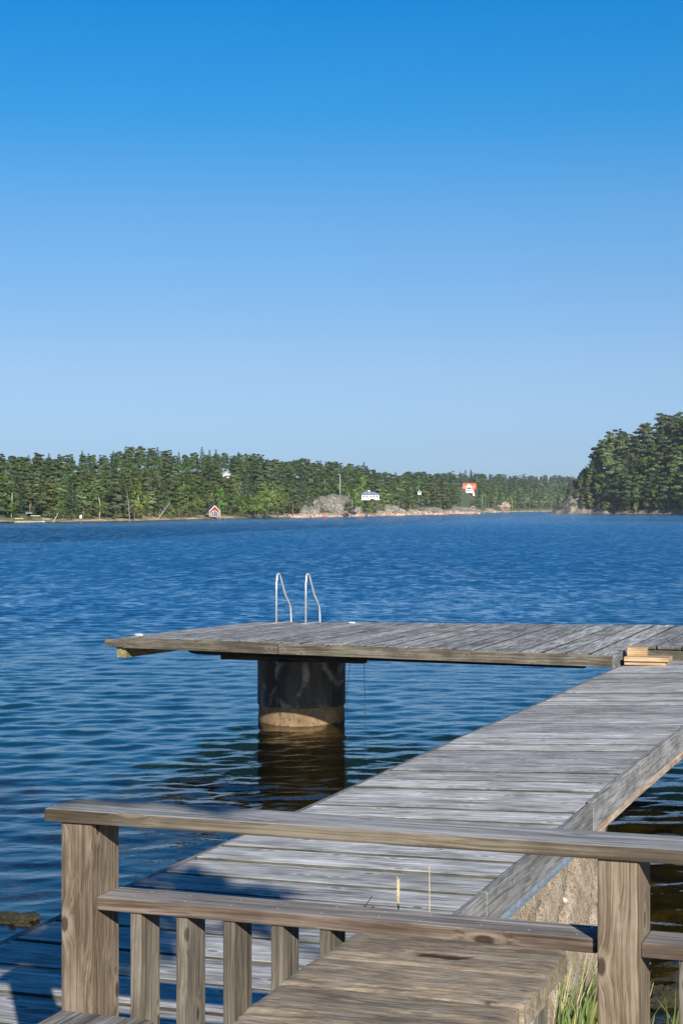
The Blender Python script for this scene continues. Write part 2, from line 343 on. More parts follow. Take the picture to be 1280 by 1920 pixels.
# wind ripples too fine for the mesh: a slope field, with a tilt added towards the near shore to deepen the reflected sky
def slope(sc, det): return k.n('VectorMath', {0: k.n('TexNoise', {'Vector': k.scaled(P, sc), 'Scale': 1.0, 'Detail': det, 'Roughness': .6}).outputs[1], 1: (.5, .5, .5)}, operation='SUBTRACT').outputs[0]
sv_ = k.n('VectorMath', {0: slope((4.2, 1.8, 1), 5), 1: slope((1.8, .8, 1), 4)}, operation='ADD').outputs[0]
amp = k.math('MULTIPLY', k.math('ADD', k.mapr(dY, 14, 55, .06, .58), k.mapr(dY, 150, 500, 0, .45)), gust)
sx = k.n('SeparateXYZ', {0: sv_})
sl2 = k.n('CombineXYZ', {0: k.math('MULTIPLY', sx.outputs[0], k.math('MULTIPLY', amp, .7)), 1: k.math('SUBTRACT', k.math('MULTIPLY', sx.outputs[1], k.math('MULTIPLY', amp, .78)), k.math('ADD', k.mapr(dY, 9, 75, .01, .16), k.mapr(dY, 150, 400, 0, -.05))), 2: 0.0}).outputs[0]
bump = k.n('VectorMath', {0: k.n('VectorMath', {0: bump, 1: sl2}, operation='ADD').outputs[0]}, operation='NORMALIZE').outputs[0]
fr = k.n('Fresnel', {'IOR': k.mapr(k.n('NewGeometry').outputs['Backfacing'], 0, 1, 1.333, 1/1.333), 'Normal': bump}).outputs[0]
gl = k.n('BsdfGlossy', {'Color': (1, 1, 1), 'Roughness': .03, 'Normal': bump})
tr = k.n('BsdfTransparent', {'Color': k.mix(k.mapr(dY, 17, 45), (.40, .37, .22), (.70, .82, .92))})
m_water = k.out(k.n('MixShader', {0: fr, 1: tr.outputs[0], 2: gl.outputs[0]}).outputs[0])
# far sheet joins the near one edge to edge
farY = np.array([330, 420, 560, 800, 1200, 1900, 3200.]); fa = np.linspace(-.42, .42, 40)
fY, fA = np.meshgrid(farY, fa, indexing='ij')
V2 = np.stack([fY*fA, fY, np.zeros_like(fY)], -1).reshape(-1, 3)
Fq = np.concatenate([grid_faces(nr, nc), grid_faces(len(farY), 40)+len(V)]); V = np.concatenate([V, V2])
# side sheets
sv = []; sf = []
for sgn in (-1, 1):
    b = len(sv); sv += [(sgn*.42*3.6, 3.6, 0), (sgn*.42*3200, 3200, 0), (sgn*2500, 3200, 0), (sgn*60, 3.6, 0)]; sf.append((b, b+1, b+2, b+3) if sgn < 0 else (b+3, b+2, b+1, b))
Fq = np.concatenate([Fq, np.array(sf)+len(V)]); V = np.concatenate([V, np.array(sv, dtype=float)])
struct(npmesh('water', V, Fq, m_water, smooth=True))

def bed_z(X, Y):
    t = X*CP-Y*SP; s = X*SP+Y*CP
    d = -.32-.05*np.clip(s-7, 0, 40)-.02*np.clip(-t-4, 0, 60)
    d = d-.10*np.clip(s-19, 0, 30); d = np.maximum(d, -3.5)
    # bank of the shore, to the right of the gangway
    e = s-(7.0+.35*np.clip(t+1.8, 0, 8)); e2 = s-(4.1+0*t)
    e = np.where(t > -1.9, e, np.where(t > -3.4, e2, e2))
    bank = np.where(e < 0, np.minimum(.06-.36*e, .62), .06-.30*e)
    return np.maximum(d, bank)
by = np.concatenate([np.linspace(-14, 26, 280), np.geomspace(26.5, 3300, 60)]); bx = np.concatenate([-np.geomspace(2500, 12.2, 30), np.linspace(-12, 9, 190), np.geomspace(9.3, 2500, 30)])
BY, BX = np.meshgrid(by, bx, indexing='ij'); BZ = bed_z(BX, BY)
nz = np.array([mnoise.noise(Vector((x*.9, y*.9, 0)))*.10+mnoise.noise(Vector((x*2.7, y*2.7, 5)))*.05 + max(0, mnoise.noise(Vector((x*1.3, y*1.3, 9)))-.2)*.35 for x, y in zip(BX.ravel(), BY.ravel())]).reshape(BX.shape)
BZ = BZ+nz*np.where((np.abs(BX) < 30) & (BY < 40), 1, 0)
BZ = np.minimum(BZ, np.where(BY > 40, -2.2, 9))
k = NT('weedy_seabed'); P = k.n('TexCoord').outputs['Object']; z = k.n('SeparateXYZ', {0: P}).outputs[2]
n1 = k.noise(P, 1.6, 6, .7); n2 = k.noise(P, 9.0, 5, .7)
col = k.ramp(n1, [(.40, (.014, .013, .004)), (.52, (.06, .05, .012)), (.62, (.17, .13, .028)), (.75, (.24, .22, .055))])
col = k.mix(k.mapr(n2, .60, .74), col, (.34, .21, .045))
col = k.mix(k.mapr(n2, .30, .42, 1, 0), col, (.005, .006, .003))
col = k.mix(k.mapr(z, -1.0, -2.0), col, (.012, .105, .195))
land = k.mix(k.mapr(k.noise(P, 7, 4, .6), .4, .6), (.05, .06, .02), (.16, .12, .07))
col = k.mix(k.mapr(z, -.03, .08), col, land)
m_bed = k.bsdf(col, .95, n2, .6, .05)
struct(npmesh('shore_ground', np.stack([BX, BY, BZ], -1).reshape(-1, 3), grid_faces(len(by), len(bx)), m_bed, smooth=True))

# ------------------------------------------------------------------ gangway
def zg(t, s): return .900+.040*ss(s, 5.5, 10.5)*(t+3.2)+.004*math.sin(s*1.3)
GT0, GT1 = -3.2, -1.83
g = pier_thing('gangway', 'grey weathered board gangway running from the shore to the bathing platform', 'gangway', (-2.5, 3.9, .6)); go = (-2.5, 3.9, .6)
mb = MB(); s0 = 7.249-.303*11
while s0 < 17.3:
    j = random.uniform(-.004, .004); gap = random.uniform(.028, .046)
    wd = min(.303, 17.49-s0); zj = random.uniform(-.004, .003); te = GT1+random.uniform(-.012, .006)
    n = 4; tt = [GT0+random.uniform(-.006, .006)+(te-GT0)*i/n for i in range(n+1)]
    rv = random.random()
    w0 = [random.uniform(-.003, .003) for _ in tt]; w1 = [random.uniform(-.003, .003) for _ in tt]
    vs = []
    for i, t in enumerate(tt):
        a = s0+gap/2+w0[i]; b = s0+wd-gap/2+w1[i]
        vs += [(t, a, zg(t, a)-.036+zj), (t, b, zg(t, b)-.036+zj), (t, b, zg(t, b)+zj), (t, a, zg(t, a)+zj)]
    fs = []
    for i in range(n):
        o_ = i*4
        for q in range(4): fs.append((o_+q, o_+(q+1) % 4, o_+4+(q+1) % 4, o_+4+q))
    fs += [(3, 2, 1, 0), (n*4, n*4+1, n*4+2, n*4+3)]
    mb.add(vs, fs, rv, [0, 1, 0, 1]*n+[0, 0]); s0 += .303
mb.build('decking', m_deck, g, go, bevel=.004)
def strip(mb, t0, t1, sa, sb, d0, d1, n=8, rnd=None):
    rnd = random.random() if rnd is None else rnd
    vs = []
    for i in range(n+1):
        s = sa+(sb-sa)*i/n; zz = zg((t0+t1)/2, s); vs += [(t0, s, zz+d0), (t1, s, zz+d0), (t1, s, zz+d1), (t0, s, zz+d1)]
    fs = [(i*4+q, i*4+(q+1) % 4, i*4+4+(q+1) % 4, i*4+4+q) for i in range(n) for q in range(4)]+[(3, 2, 1, 0), (n*4, n*4+1, n*4+2, n*4+3)]
    mb.add(vs, fs, rnd)
sa = 3.9
for ln in (2.75, 2.05, 3.4, 3.0, 2.35):
    mb = MB(); sb = min(17.45, sa+ln-.006); strip(mb, GT1+.004, GT1+.036, sa, sb, -.135, .012+random.uniform(-.006, .006))
    mb.build('side_board', m_fascia, g, go, bevel=.004); sa += ln
mb = MB(); strip(mb, GT0-.034, GT0-.009, 3.9, 17.45, -.10, -.004, 20); mb.build('edge_strip', m_fascia, g, go, bevel=.003)
mb = MB(); strip(mb, GT1-.05, GT1+.012, 3.9, 8.9, -.175, -.138, 20); strip(mb, GT1-.05, GT1+.030, 3.9, 8.9, -.182, -.1755, 20); mb.build('steel_beam', m_steel, g, go)
mb = MB(); strip(mb, GT1-.06, GT1+.006, 8.92, 17.4, -.205, -.160, 20); mb.build('lower_beam', m_lowbeam, g, go, bevel=.004)
for t in (-3.1, -2.5):
    mb = MB(); strip(mb, t-.04, t+.04, 3.9, 17.4, -.20, -.038, 20); mb.build('joist', m_beam_d, g, go)

# abutment under the gangway
def rough_block(name, mat, label, cat, c0, c1, seed, amp, n=26):
    t0, s0_, z0 = c0; t1, s1, z1 = c1; root = None
    import bmesh
    bm = bmesh.new(); bmesh.ops.create_cube(bm, size=1); bmesh.ops.subdivide_edges(bm, edges=bm.edges[:], cuts=n, use_grid_fill=True)
    cx = ((t0+t1)/2, (s0_+s1)/2, z0)
    for v in bm.verts:
        p = Vector(((v.co.x+.5)*(t1-t0)+t0, (v.co.y+.5)*(s1-s0_)+s0_, (v.co.z+.5)*(z1-z0)+z0))
        q = p*2.1+Vector((seed, 0, 0)); d = amp*(mnoise.noise_vector(q)+.6*mnoise.noise_vector(q*2.7)+.35*mnoise.noise_vector(q*7.3))
        cr = abs(mnoise.noise(Vector((p.x*1.1, p.y*1.1-p.z*1.6, p.z*.6))+Vector((3.3, seed, 0))))
        d.z *= .25
        p = p+d
        p.x -= .05*max(0, .05-cr)/.05 * (1 if v.co.x > .3 else 0)
        p.x += .35*max(0, (z1-p.z))*0.4 if v.co.x > .3 else 0
        v.co = p-Vector(cx)
    me = bpy.data.meshes.new(name); bm.to_mesh(me); bm.free(); me.materials.append(mat); me.polygons.foreach_set('use_smooth', [True]*len(me.polygons))
    o = bpy.data.objects.new(name, me); COL.objects.link(o); o.location = W3(*cx); o.rotation_euler = (0, 0, -PH)
    return tag(o, label, cat)
rough_block('abutment', m_concrete, 'crumbling beige concrete abutment holding up the shore end of the gangway', 'abutment', (-3.0, 4.2, -.5), (-1.90, 9.6, .66), 2.0, .022, 60)
for (t, s, z, sz, mt, nm, lb, sd) in (
    (-1.60, 7.95, .02, (.13, .11, .10), m_mossrock, 'stone', 'green mossy stone at the waterline behind the reeds', 3),
    (-1.45, 8.6, -.02, (.16, .12, .09), m_weedrock, 'stone', 'low dark stone in the shallows right of the concrete abutment', 5),
    (-5.30, 9.0, -.03, (.17, .12, .075), m_weedrock, 'stone', 'dark weed covered stone breaking the surface left of the gangway', 6)):
    o = blob(nm, mt, sz, None, sd, .55, 1.6, 4); o.location = W3(t, s, z); tag(o, lb, 'stone')
for (t, s, z, mt, lb, r_, c_) in ((-1.89, 8.45, .50, m_palestone, 'white pebble stuck in the crack of the concrete abutment', .018, 'pebble'),):
    o = blob(c_, mt, (r_, r_*.8, r_*.8), None, int(s*10), .3, 1.3, 3); o.location = W3(t, s, z); tag(o, lb, c_)

# ------------------------------------------------------------------ bathing platform
PT0, PT1, PS0, PS1 = -8.544, -3.25, 16.69, 20.43
def zp(t, s):
    a = (t-PT0)/(PT1-PT0); b = (s-PS0)/(PS1-PS0)
    return (1-a)*(1-b)*1.066+a*(1-b)*1.020+(1-a)*b*.998+a*b*1.075
p = pier_thing('bathing_platform', 'wide grey plank bathing platform standing on one round pillar', 'platform', (-7.208, 18.6, -1.2)); po = (-7.208, 18.6, -1.2)
mb = MB(); t = PT0; nb = 23; bw = (PT1-PT0)/nb
for i in range(nb):
    a = PT0+i*bw+.012; b = PT0+(i+1)*bw-.012; e0 = random.uniform(-.004, .004); e1 = random.uniform(-.03, .03); dz = random.uniform(-.004, .004)
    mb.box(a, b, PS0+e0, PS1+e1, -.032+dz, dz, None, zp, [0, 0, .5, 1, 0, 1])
mb.build('decking', m_plat, p, po, bevel=.004)
for a, b in ((PT0+.05, -6.72), (-6.712, PT1)):
    mb = MB(); mb.box(a, b, PS0-.034, PS0-.007, -.118, -.004, None, lambda t, s: zp(t, PS0)); mb.build('front_board', m_edge, p, po, bevel=.004)
mb = MB(); mb.box(PT1-.02, PT1+.012, PS0-.03, PS0+1.3, -.118, -.036, None, zp); mb.build('side_board', m_fascia, p, po, bevel=.004)
mb = MB(); mb.box(PT1-.0, PT1+.026, PS0-.03, PS0+.86, -.13, .002, None, zp); mb.build('side_board', m_fascia, p, po, bevel=.004)
mb = MB(); mb.box(PT0-.165, PT0+.046, PS0-.03, PS0+.012, -.105, -.022, None, lambda t, s: zp(t, PS0)-.004); mb.build('projecting_board', m_edge, p, po, bevel=.004)
mb = MB(); mb.box(PT0-.05, PT0+.06, PS0+.02, PS1-.1, -.225, -.036, None, zp); mb.build('edge_joist', m_beam_y, p, po, bevel=.004)
for s in (17.25, 18.35, 19.4, 20.2):
    mb = MB(); mb.prism([(PT0+.55, .87), (PT0+.65, .85), (PT1-.4, .83), (PT1-.4, .955), (PT0+.5, .955)], s, s+.09, 1); mb.build('joist', m_beam_d, p, po)
for s in (18.15, 19.0):
    mb = MB(); mb.box(-8.02, -6.3, s, s+.12, .72, .828); mb.build('cross_beam', m_beam_d, p, po, bevel=.006)
k = NT('pillar_sleeve'); P = k.n('TexCoord').outputs['Object']
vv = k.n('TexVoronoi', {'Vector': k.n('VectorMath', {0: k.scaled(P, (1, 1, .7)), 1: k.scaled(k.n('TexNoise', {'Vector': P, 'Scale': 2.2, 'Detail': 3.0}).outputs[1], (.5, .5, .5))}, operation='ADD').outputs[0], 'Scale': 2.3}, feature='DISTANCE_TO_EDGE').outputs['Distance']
caustic_veins = k.math('MULTIPLY', k.mapr(vv, .0, .13, 1, 0), k.mapr(k.noise(P, 3.1, 5, .7), .44, .62))  # sunlight rippling off the water, painted into the colour as pale veins
n1 = k.noise(k.scaled(P, (3, 3, .7)), 1.5, 5, .6); n2 = k.noise(k.scaled(P, (9, 9, 1.0)), 1.0, 4, .6)
col = k.mix(k.mapr(n1, .45, .7), (.022, .022, .024), (.07, .062, .052)); col = k.mix(k.math('MULTIPLY', k.mapr(n2, .6, .72), .6), col, (.26, .24, .21))
col = k.mix(k.math('MULTIPLY', caustic_veins, .65), col, (.30, .285, .25))
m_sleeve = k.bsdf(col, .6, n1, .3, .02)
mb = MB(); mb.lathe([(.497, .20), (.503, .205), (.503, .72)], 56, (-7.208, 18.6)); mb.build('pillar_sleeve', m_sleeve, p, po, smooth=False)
m_pillar = rock_mat('pillar_concrete', (.10, .065, .034), (.17, .115, .066), (.25, .18, .11), 6.0, crack=0, wet=-.10, bstr=.3)
mb = MB(); mb.lathe([(.50, -1.4), (.495, .05), (.485, .22)], 56, (-7.208, 18.6)); mb.build('pillar', m_pillar, p, po)

# second deck to the right of the platform
q = pier_thing('plank_deck', 'second grey plank deck joining the platform where the gangway ends', 'deck', (-1.6, 19.0, -1.2)); qo = (-1.6, 19.0, -1.2)
mb = MB(); nb = 15
def zq(t, s): return 1.052+.006*(s-17.5)
for i in range(nb):
    a = -3.225+i*.25; mb.box(a+.009, a+.241, 17.53+random.uniform(-.006, .006), 20.45+random.uniform(-.03, .03), -.032, random.uniform(-.003, .003), None, zq, [0, 0, .7, 1, 0, 1])
mb.build('decking', m_plat, q, qo, bevel=.004)
mb = MB(); mb.box(-3.2, .5, 17.56, 17.60, -.16, -.034, None, zq); mb.build('front_board', m_edge, q, qo, bevel=.004)
for s in (18.2, 19.8):
    mb = MB(); mb.box(-3.1, .45, s, s+.1, -.22, -.034, None, zq); mb.build('joist', m_beam_d, q, qo)
for t in (-2.6, -.3):
    mb = MB(); mb.tube([(t, 18.9, -1.8), (t, 18.9, .86)], .13, 16); mb.build('post', m_beam_d, q, qo)

# loose timber on the gangway end
st = pier_thing('plank_offcut', 'lower of two fresh sawn plank offcuts lying where gangway meets platform', 'plank', (-2.97, 16.9, zg(-2.97, 16.9)+.004), 'fresh timber offcuts')
zb = zg(-2.97, 16.85)+.005
def offcut(name, label, cat, x0, x1, y0, y1, z0, z1, rot=0.0):
    o_ = pier_thing(name, label, cat, ((x0+x1)/2, (y0+y1)/2, z0), 'fresh timber offcuts'); o_.rotation_euler.z += rot
    mb = MB(); mb.box(x0, x1, y0, y1, z0, z1, .6); ob = mb.build('board' if cat == 'plank' else 'timber', m_fresh, o_, ((x0+x1)/2, (y0+y1)/2, z0), bevel=.003)
bpy.data.objects.remove(st)
offcut('plank_offcut', 'lower of two fresh sawn plank offcuts lying where gangway meets platform', 'plank', -3.175, -2.775, 16.86, 17.08, zb, zb+.038)
offcut('plank_offcut', 'upper fresh sawn plank offcut carrying the short block', 'plank', -3.175, -2.745, 16.83, 17.10, zb+.039, zb+.078, .02)
offcut('timber_block', 'short square block of fresh timber on top of the plank offcuts', 'block', -3.165, -2.98, 16.96, 17.07, zb+.079, zb+.165)

# bathing ladder
l = pier_thing('bathing_ladder', 'pale metal bathing ladder with two curved handrails at the far platform edge', 'ladder', (-8.0, 20.3, 1.0))
def ladder_rail(t):
    s = 20.02; z = zp(t, s); pts = [(t, s, z+.004), (t, s, z+.50), (t+.005, s+.01, z+.545)]
    cx, cz, r = s+.075, z+.545, .066
    for a in range(150, 15, -15): pts.append((t, cx+r*math.cos(R(a)), cz+r*math.sin(R(a))))
    pts += [(t, s+.28, z+.36), (t, s+.44, z+.22), (t, s+.475, z+.17), (t, s+.495, z+.08), (t, s+.51, z-.25), (t, s+.53, -.9)]
    return pts
lt = (-7.98, -7.61)
def mint(px, s):   # t on the ray of photo column px at depth s
    a = (px-640)/F; return (a*CP*s-SP*s)/(CP+a*SP)
lt = (mint(518, 20.02), mint(573, 20.02))
for t in lt:
    mb = MB(); mb.tube(ladder_rail(t), .0125, 12); mb.build('handrail', m_ladder, l, (-8.0, 20.3, 1.0), smooth=True)
    mb = MB(); mb.box(t-.035, t+.035, 19.93, 20.42, .0005, .006, None, zp); mb.build('foot_plate', m_ladder, l, (-8.0, 20.3, 1.0))
for i in range(5):
    z = .62-.27*i; mb = MB(); mb.box(lt[0], lt[1], 20.50+.006*i, 20.58+.006*i, z, z+.02); mb.build('rung', m_ladder, l, (-8.0, 20.3, 1.0))
# white rope and shell heaps on the planks
def heap(px, s, sz, label, name, cat, mat):
    t = mint(px, s); o = blob(name, mat, sz, None, int(px), .35, 1.3, 3); o.location = W3(t, s, zp(t, s)+sz[2]*.55); o.rotation_euler = (0, 0, -PH); tag(o, label, cat)
heap(261, 16.98, (.05, .03, .012), 'small flat white lump near the outer corner of the platform', 'white_lump', 'lump', m_white)
heap(659, 20.2, (.045, .03, .013), 'small white heap of rope at the far edge right of the ladder', 'rope_heap', 'rope', m_white)
# wires hanging from the platform
def wire(px, s, z1, bend, label):
    t = mint(px, s); r0 = W3(t, s, .9); pts = []
    for i in range(12):
        f = i/11; pts.append(Vector((bend*math.sin(f*2.6)*(f), .05*f, -(.9-z1)*f)))
    mb = MB(); mb.tube(pts, .0028, 5); o = mb.build('hanging_wire', m_dark); o.location = r0; tag(o, label, 'wire', 'wires hanging under the platform')
wire(657, 17.6, .25, -.06, 'thin curved wire hanging close to the round pillar')
wire(682, 17.6, .0, .02, 'longer straight wire hanging to the water right of the pillar')

# ------------------------------------------------------------------ railing
rg = pier_thing('railing', 'weathered wooden railing with flat top rail in front of the gangway', 'railing', (-.5, 3.39, .86)); ro = (-.5, 3.39, .86)
mb = MB(); mb.box(-1.877, 2.4, 3.310, 3.455, 1.757, 1.785, .37); mb.build('top_rail', m_cap, rg, ro, bevel=.004)
for a, b, r_ in ((-1.842, -1.7685, .55), (-.678, -.598, .8), (1.6, 1.68, .3)):
    mb = MB(); mb.box(a, b, 3.322, 3.452, .55, 1.7565, r_); mb.build('post', m_post, rg, ro, bevel=.004)
for a, b in ((-1.7685, -.683), (-.5975, 1.5995)):
    mb = MB(); mb.box(a, b, 3.344, 3.452, 1.567, 1.5955, random.random()); o = mb.build('lower_rail', m_low, rg, ro, bevel=.003)
    for i in range(int(min(b-a, 1.3)/.108)):
        for sx in (3.375, 3.425):
            nm = MB(); nm.lathe([(.0024, 1.5952), (.0024, 1.5964)], 6, (a+.08+i*.108+random.uniform(-.012, .012), sx+random.uniform(-.008, .008)))
            nm.build('nail', m_nail, o, ro)
for i in range(9):
    a = -1.692+.1080*i
    if a+.026 > -.69: break
    mb = MB(); mb.box(a, a+.0255+random.uniform(-.002, .002), 3.352, 3.448, .80, 1.5665); mb.build('baluster', m_bal, rg, ro, bevel=.003)
for i in range(18):
    a = -.527+.108*i; mb = MB(); mb.box(a, a+.0255, 3.352, 3.448, .80, 1.5665); mb.build('baluster', m_bal, rg, ro, bevel=.003)
# terrace floor
tf = pier_thing('terrace', 'grey board terrace under the table and the bench', 'terrace', (-.3, 1, .4)); to = (-.3, 1, .4)
mb = MB()
for i in range(40):
    a = -2.0+i*.125; mb.box(a, a+.118, -3.0, 3.475, .832, .86)
mb.build('decking', m_plat, tf, to)
mb = MB()
for s in (-2.8, 0, 2.6): mb.box(-1.95, 2.95, s, s+.1, .5, .8315)
mb.build('frame', m_beam_d, tf, to)

# table with thick planks
def at(px, y, H):    # point on the level H below the eye
    Y = F*H/(y-HOR); X = (px-640)/F*Y; return (X*CP-Y*SP, X*SP+Y*CP)
TZ = 1.612; H = CZ-TZ
bl = at(672, 1745, H); br = at(1067, 1779, H)
TT0, TT1, TS1 = bl[0], br[0], (bl[1]+br[1])/2
tb = pier_thing('plank_table', 'rough brown plank table with split and rotten boards beside the railing', 'table', ((TT0+TT1)/2, 2.3, .86)); tbo = ((TT0+TT1)/2, 2.3, .86)
PITS = [(at(830, 1792, H), .064, .018), (at(793, 1789, H), .02, .010), (at(735, 1853, H), .055, .006), (at(830, 1857, H), .05, .005), (at(935, 1758, H), .09, .0025), (at(565, 1895, H), .05, .004)]
def rotten(x, y):
    m = 0.0
    for (cx, cy), a_, b_ in PITS:
        d_ = ((x-cx)/a_)**2+((y-cy)/b_)**2+.9*mnoise.noise(Vector((x*40, y*90, 1)))
        m = max(m, min(1, max(0, 1.5-d_)))
    return m
s1 = TS1
for i, (wd, ex0, ex1) in enumerate(((.205, 0, 0), (.19, -.006, .010), (.20, .0, .004), (.2, .01, .002), (.2, 0, 0), (.2, 0, .006), (.2, 0, 0), (.2, 0, 0))):
    import bmesh
    bm = bmesh.new(); bmesh.ops.create_cube(bm, size=1)
    bmesh.ops.subdivide_edges(bm, edges=[e_ for e_ in bm.edges if abs(e_.verts[0].co.x-e_.verts[1].co.x) > .5], cuts=90, use_grid_fill=True)
    bmesh.ops.subdivide_edges(bm, edges=[e_ for e_ in bm.edges if abs(e_.verts[0].co.y-e_.verts[1].co.y) > .5], cuts=56, use_grid_fill=True)
    x0, x1 = TT0+ex0, TT1+ex1; y0, y1 = s1-wd+.005, s1-.003
    RT = []
    for v in bm.verts:
        u_, w_ = v.co.x+.5, v.co.y+.5
        x = x0+(x1-x0)*u_; y = y0+(y1-y0)*w_; z = TZ-.042+(.042)*(v.co.z+.5)
        if v.co.z > 0:
            ed = min(u_*(x1-x0), (1-u_)*(x1-x0), .02)/.02; ey = min(w_*wd, (1-w_)*wd, .012)/.012
            z -= .0025*(1-ed)**2+.003*(1-ey)**2
            z += .0010*mnoise.noise(Vector((x*6, y*40, i)))+.0007*mnoise.noise(Vector((x*14, y*120, i)))
            rr_ = rotten(x, y); RT.append(rr_); z -= .004*rr_; c_ = mnoise.noise(Vector((x*3.2, y*24, i*3.7)))
            z -= .004*max(0, c_-.42)/.3
        else: RT.append(0.0)
        x += .0015*mnoise.noise(Vector((y*30, i, z*20)))*(1 if u_ < .02 or u_ > .98 else 0)
        if i == 0 and w_ > .9: x -= (.02*((w_-.9)/.1)**2) if u_ > .5 and abs(u_-1) < .02 else 0
        v.co = Vector((x-tbo[0], y-tbo[1], z-tbo[2]))
    me = bpy.data.meshes.new('top_board'); bm.to_mesh(me); bm.free(); me.materials.append(m_table)
    q_ = me.attributes.new('decay', 'FLOAT', 'POINT'); q_.data.foreach_set('value', RT)
    a_ = me.attributes.new('rnd', 'FLOAT', 'FACE'); a_.data.foreach_set('value', [[.42, .7, .3, .9, .5, .2, .6, .8][i]]*len(me.polygons))
    o = bpy.data.objects.new('top_board', me); COL.objects.link(o); o.parent = tb
    s1 -= wd
for sx in (TS1-.17, 1.9):
    for tx in (TT0+.05, TT1-.075):
        mb = MB(); mb.box(tx, tx+.045, sx, sx+.07, .862, TZ-.0425); mb.build('leg', m_tend, tb, tbo, bevel=.004)
    mb = MB(); mb.box(TT0+.0955, TT1-.0755, sx+.012, sx+.055, TZ-.14, TZ-.043); mb.build('cross_rail', m_tend, tb, tbo, bevel=.003)
mb = MB(); xb = TT1-.062
mb.hexa([(xb-.0, TS1-.50, TZ-.43), (xb+.03, TS1-.50, TZ-.43), (xb+.03, TS1-.44, TZ-.43), (xb, TS1-.44, TZ-.43), (xb-.0, TS1-.27, TZ-.043), (xb+.03, TS1-.27, TZ-.043), (xb+.03, TS1-.205, TZ-.043), (xb, TS1-.205, TZ-.043)])
mb = MB()
a1 = Vector((TT1-.05, TS1-.27, TZ-.044)); a2 = Vector((TT1-.012, TS1-.165, TZ-.30))
dv = (a2-a1).normalized(); side = Vector((1, 0, 0)); up = dv.cross(side).normalized()
mb.hexa([a1+up*.02, a1+side*.03+up*.02, a1+side*.03-up*.02, a1-up*.02, a2+up*.02, a2+side*.03+up*.02, a2+side*.03-up*.02, a2-up*.02][::1]); mb.build('brace', m_tend, tb, tbo, bevel=.003)
# bench at the outer rail
bn = pier_thing('bench', 'dark grey plank bench standing against the corner post of the railing', 'bench', (-1.62, 2.3, .86)); bo = (-1.62, 2.3, .86)
b0 = at(160, 1905, CZ-1.36)
mb = MB(); mb.box(-1.84, -1.615, .8, 3.315, 1.315, 1.355, .5); mb.build('seat', m_bench, bn, bo, bevel=.008)
for s in (1.0, 3.05):
    for t in (-1.82, -1.68): mb = MB(); mb.box(t, t+.045, s, s+.07, .862, 1.3145); mb.build('leg', m_bench, bn, bo, bevel=.004)

# ------------------------------------------------------------------ reeds and straws by the railing
def blade(mb, base, h, lean, ang, w, seed):
    n = 7; L = []; Rr = []
    for i in range(n+1):
        f = i/n; x = math.cos(ang)*lean*f**1.8; y = math.sin(ang)*lean*f**1.8
        c = Vector(base)+Vector((x, y, h*f)); hw = w*(1-f)**.7*(.6+.4*math.sin(f*2.5))/2
        d = Vector((math.cos(seed), math.sin(seed), 0))
        L.append(c-d*hw); Rr.append(c+d*hw)
    mb.add(L+Rr, [(i, i+1, n+2+i, n+1+i) for i in range(n)])
def reed_clump(X, Y, z, n, hmax, label, group=None, sp=.1):
    o = thing('reed_clump', label, 'reeds', (X, Y, z), 0, group)
    a = MB(); b = MB()
    for i in range(n):
        bx_, by_ = random.gauss(0, sp), random.gauss(0, sp*.6); h = hmax*random.uniform(.45, 1.0)
        blade(a, (bx_, by_, 0), h, h*random.uniform(.05, .5), random.uniform(-.6, 1.2) if random.random() < .7 else random.uniform(0, 6.28), random.uniform(.006, .016), random.uniform(-.5, .5))
    for i in range(max(2, n//5)):
        bx_ = random.gauss(0, sp); h = hmax*random.uniform(.7, 1.15); ln = h*random.uniform(.1, .45)
        b.tube([(bx_, 0, 0), (bx_+ln*.3, 0, h*.5), (bx_+ln, 0, h)], [.0018, .0014, .0008], 5)
    a.build('blades', m_reed, o); b.build('stalks', m_straw, o)
    return o
reed_clump(.86, 6.45, .42, 42, .40, 'green and straw coloured reeds between the table and the railing post', None, .05)
reed_clump(1.03, 6.5, .38, 26, .33, 'sparser reeds touching the left side of the right railing post', None, .05)
reed_clump(1.31, 6.6, .36, 20, .30, 'few green reeds right of the railing post', None, .05)
def straw(px, Y, y0, y1, label, head):
    X = (px-640)/F*Y; z1 = CZ-(y1-HOR)/F*Y; o = thing('grass_straw', label, 'grass', (X, Y, .62)); a = MB(); a.tube([(0, 0, 0), (.004, 0, (z1-.62)*.6), (.002, 0, z1-.62)], [.0022, .0018, .0008], 5); a.build('stalk', m_straw, o)
    if head:
        b = MB()
        for i in range(14):
            f = i/14; b.tube([(.003, 0, z1-.62-.075+.075*f), (.003+.004*(-1)**i, 0, z1-.62-.062+.075*f)], [.0018, .0004], 4)
        b.build('ear', m_straw, o)
straw(744, 4.25, 1720, 1648, 'short straw with a pale ear above the lower rail', True)
straw(803, 4.3, 1720, 1622, 'tall thin straw right of the eared straw', False)
tw = MB()
for pts in (((0, 0, 0), (.03, .0, .07), (.05, 0, .10)), ((.03, 0, .07), (.01, 0, .05)), ((.0, .0, .02), (-.02, 0, -.005)), ((.055, 0, .06), (.075, 0, .03), (.07, 0, -.01)), ((.02, 0, .05), (.055, 0, .06))):
    tw.tube(pts, .0022, 5)
o = tw.build('dry_twig', m_dark); o.location = W3(-2.12, 6.05, .905); tag(o, 'small dark dry twig lying on the gangway boards behind the balusters', 'twig')

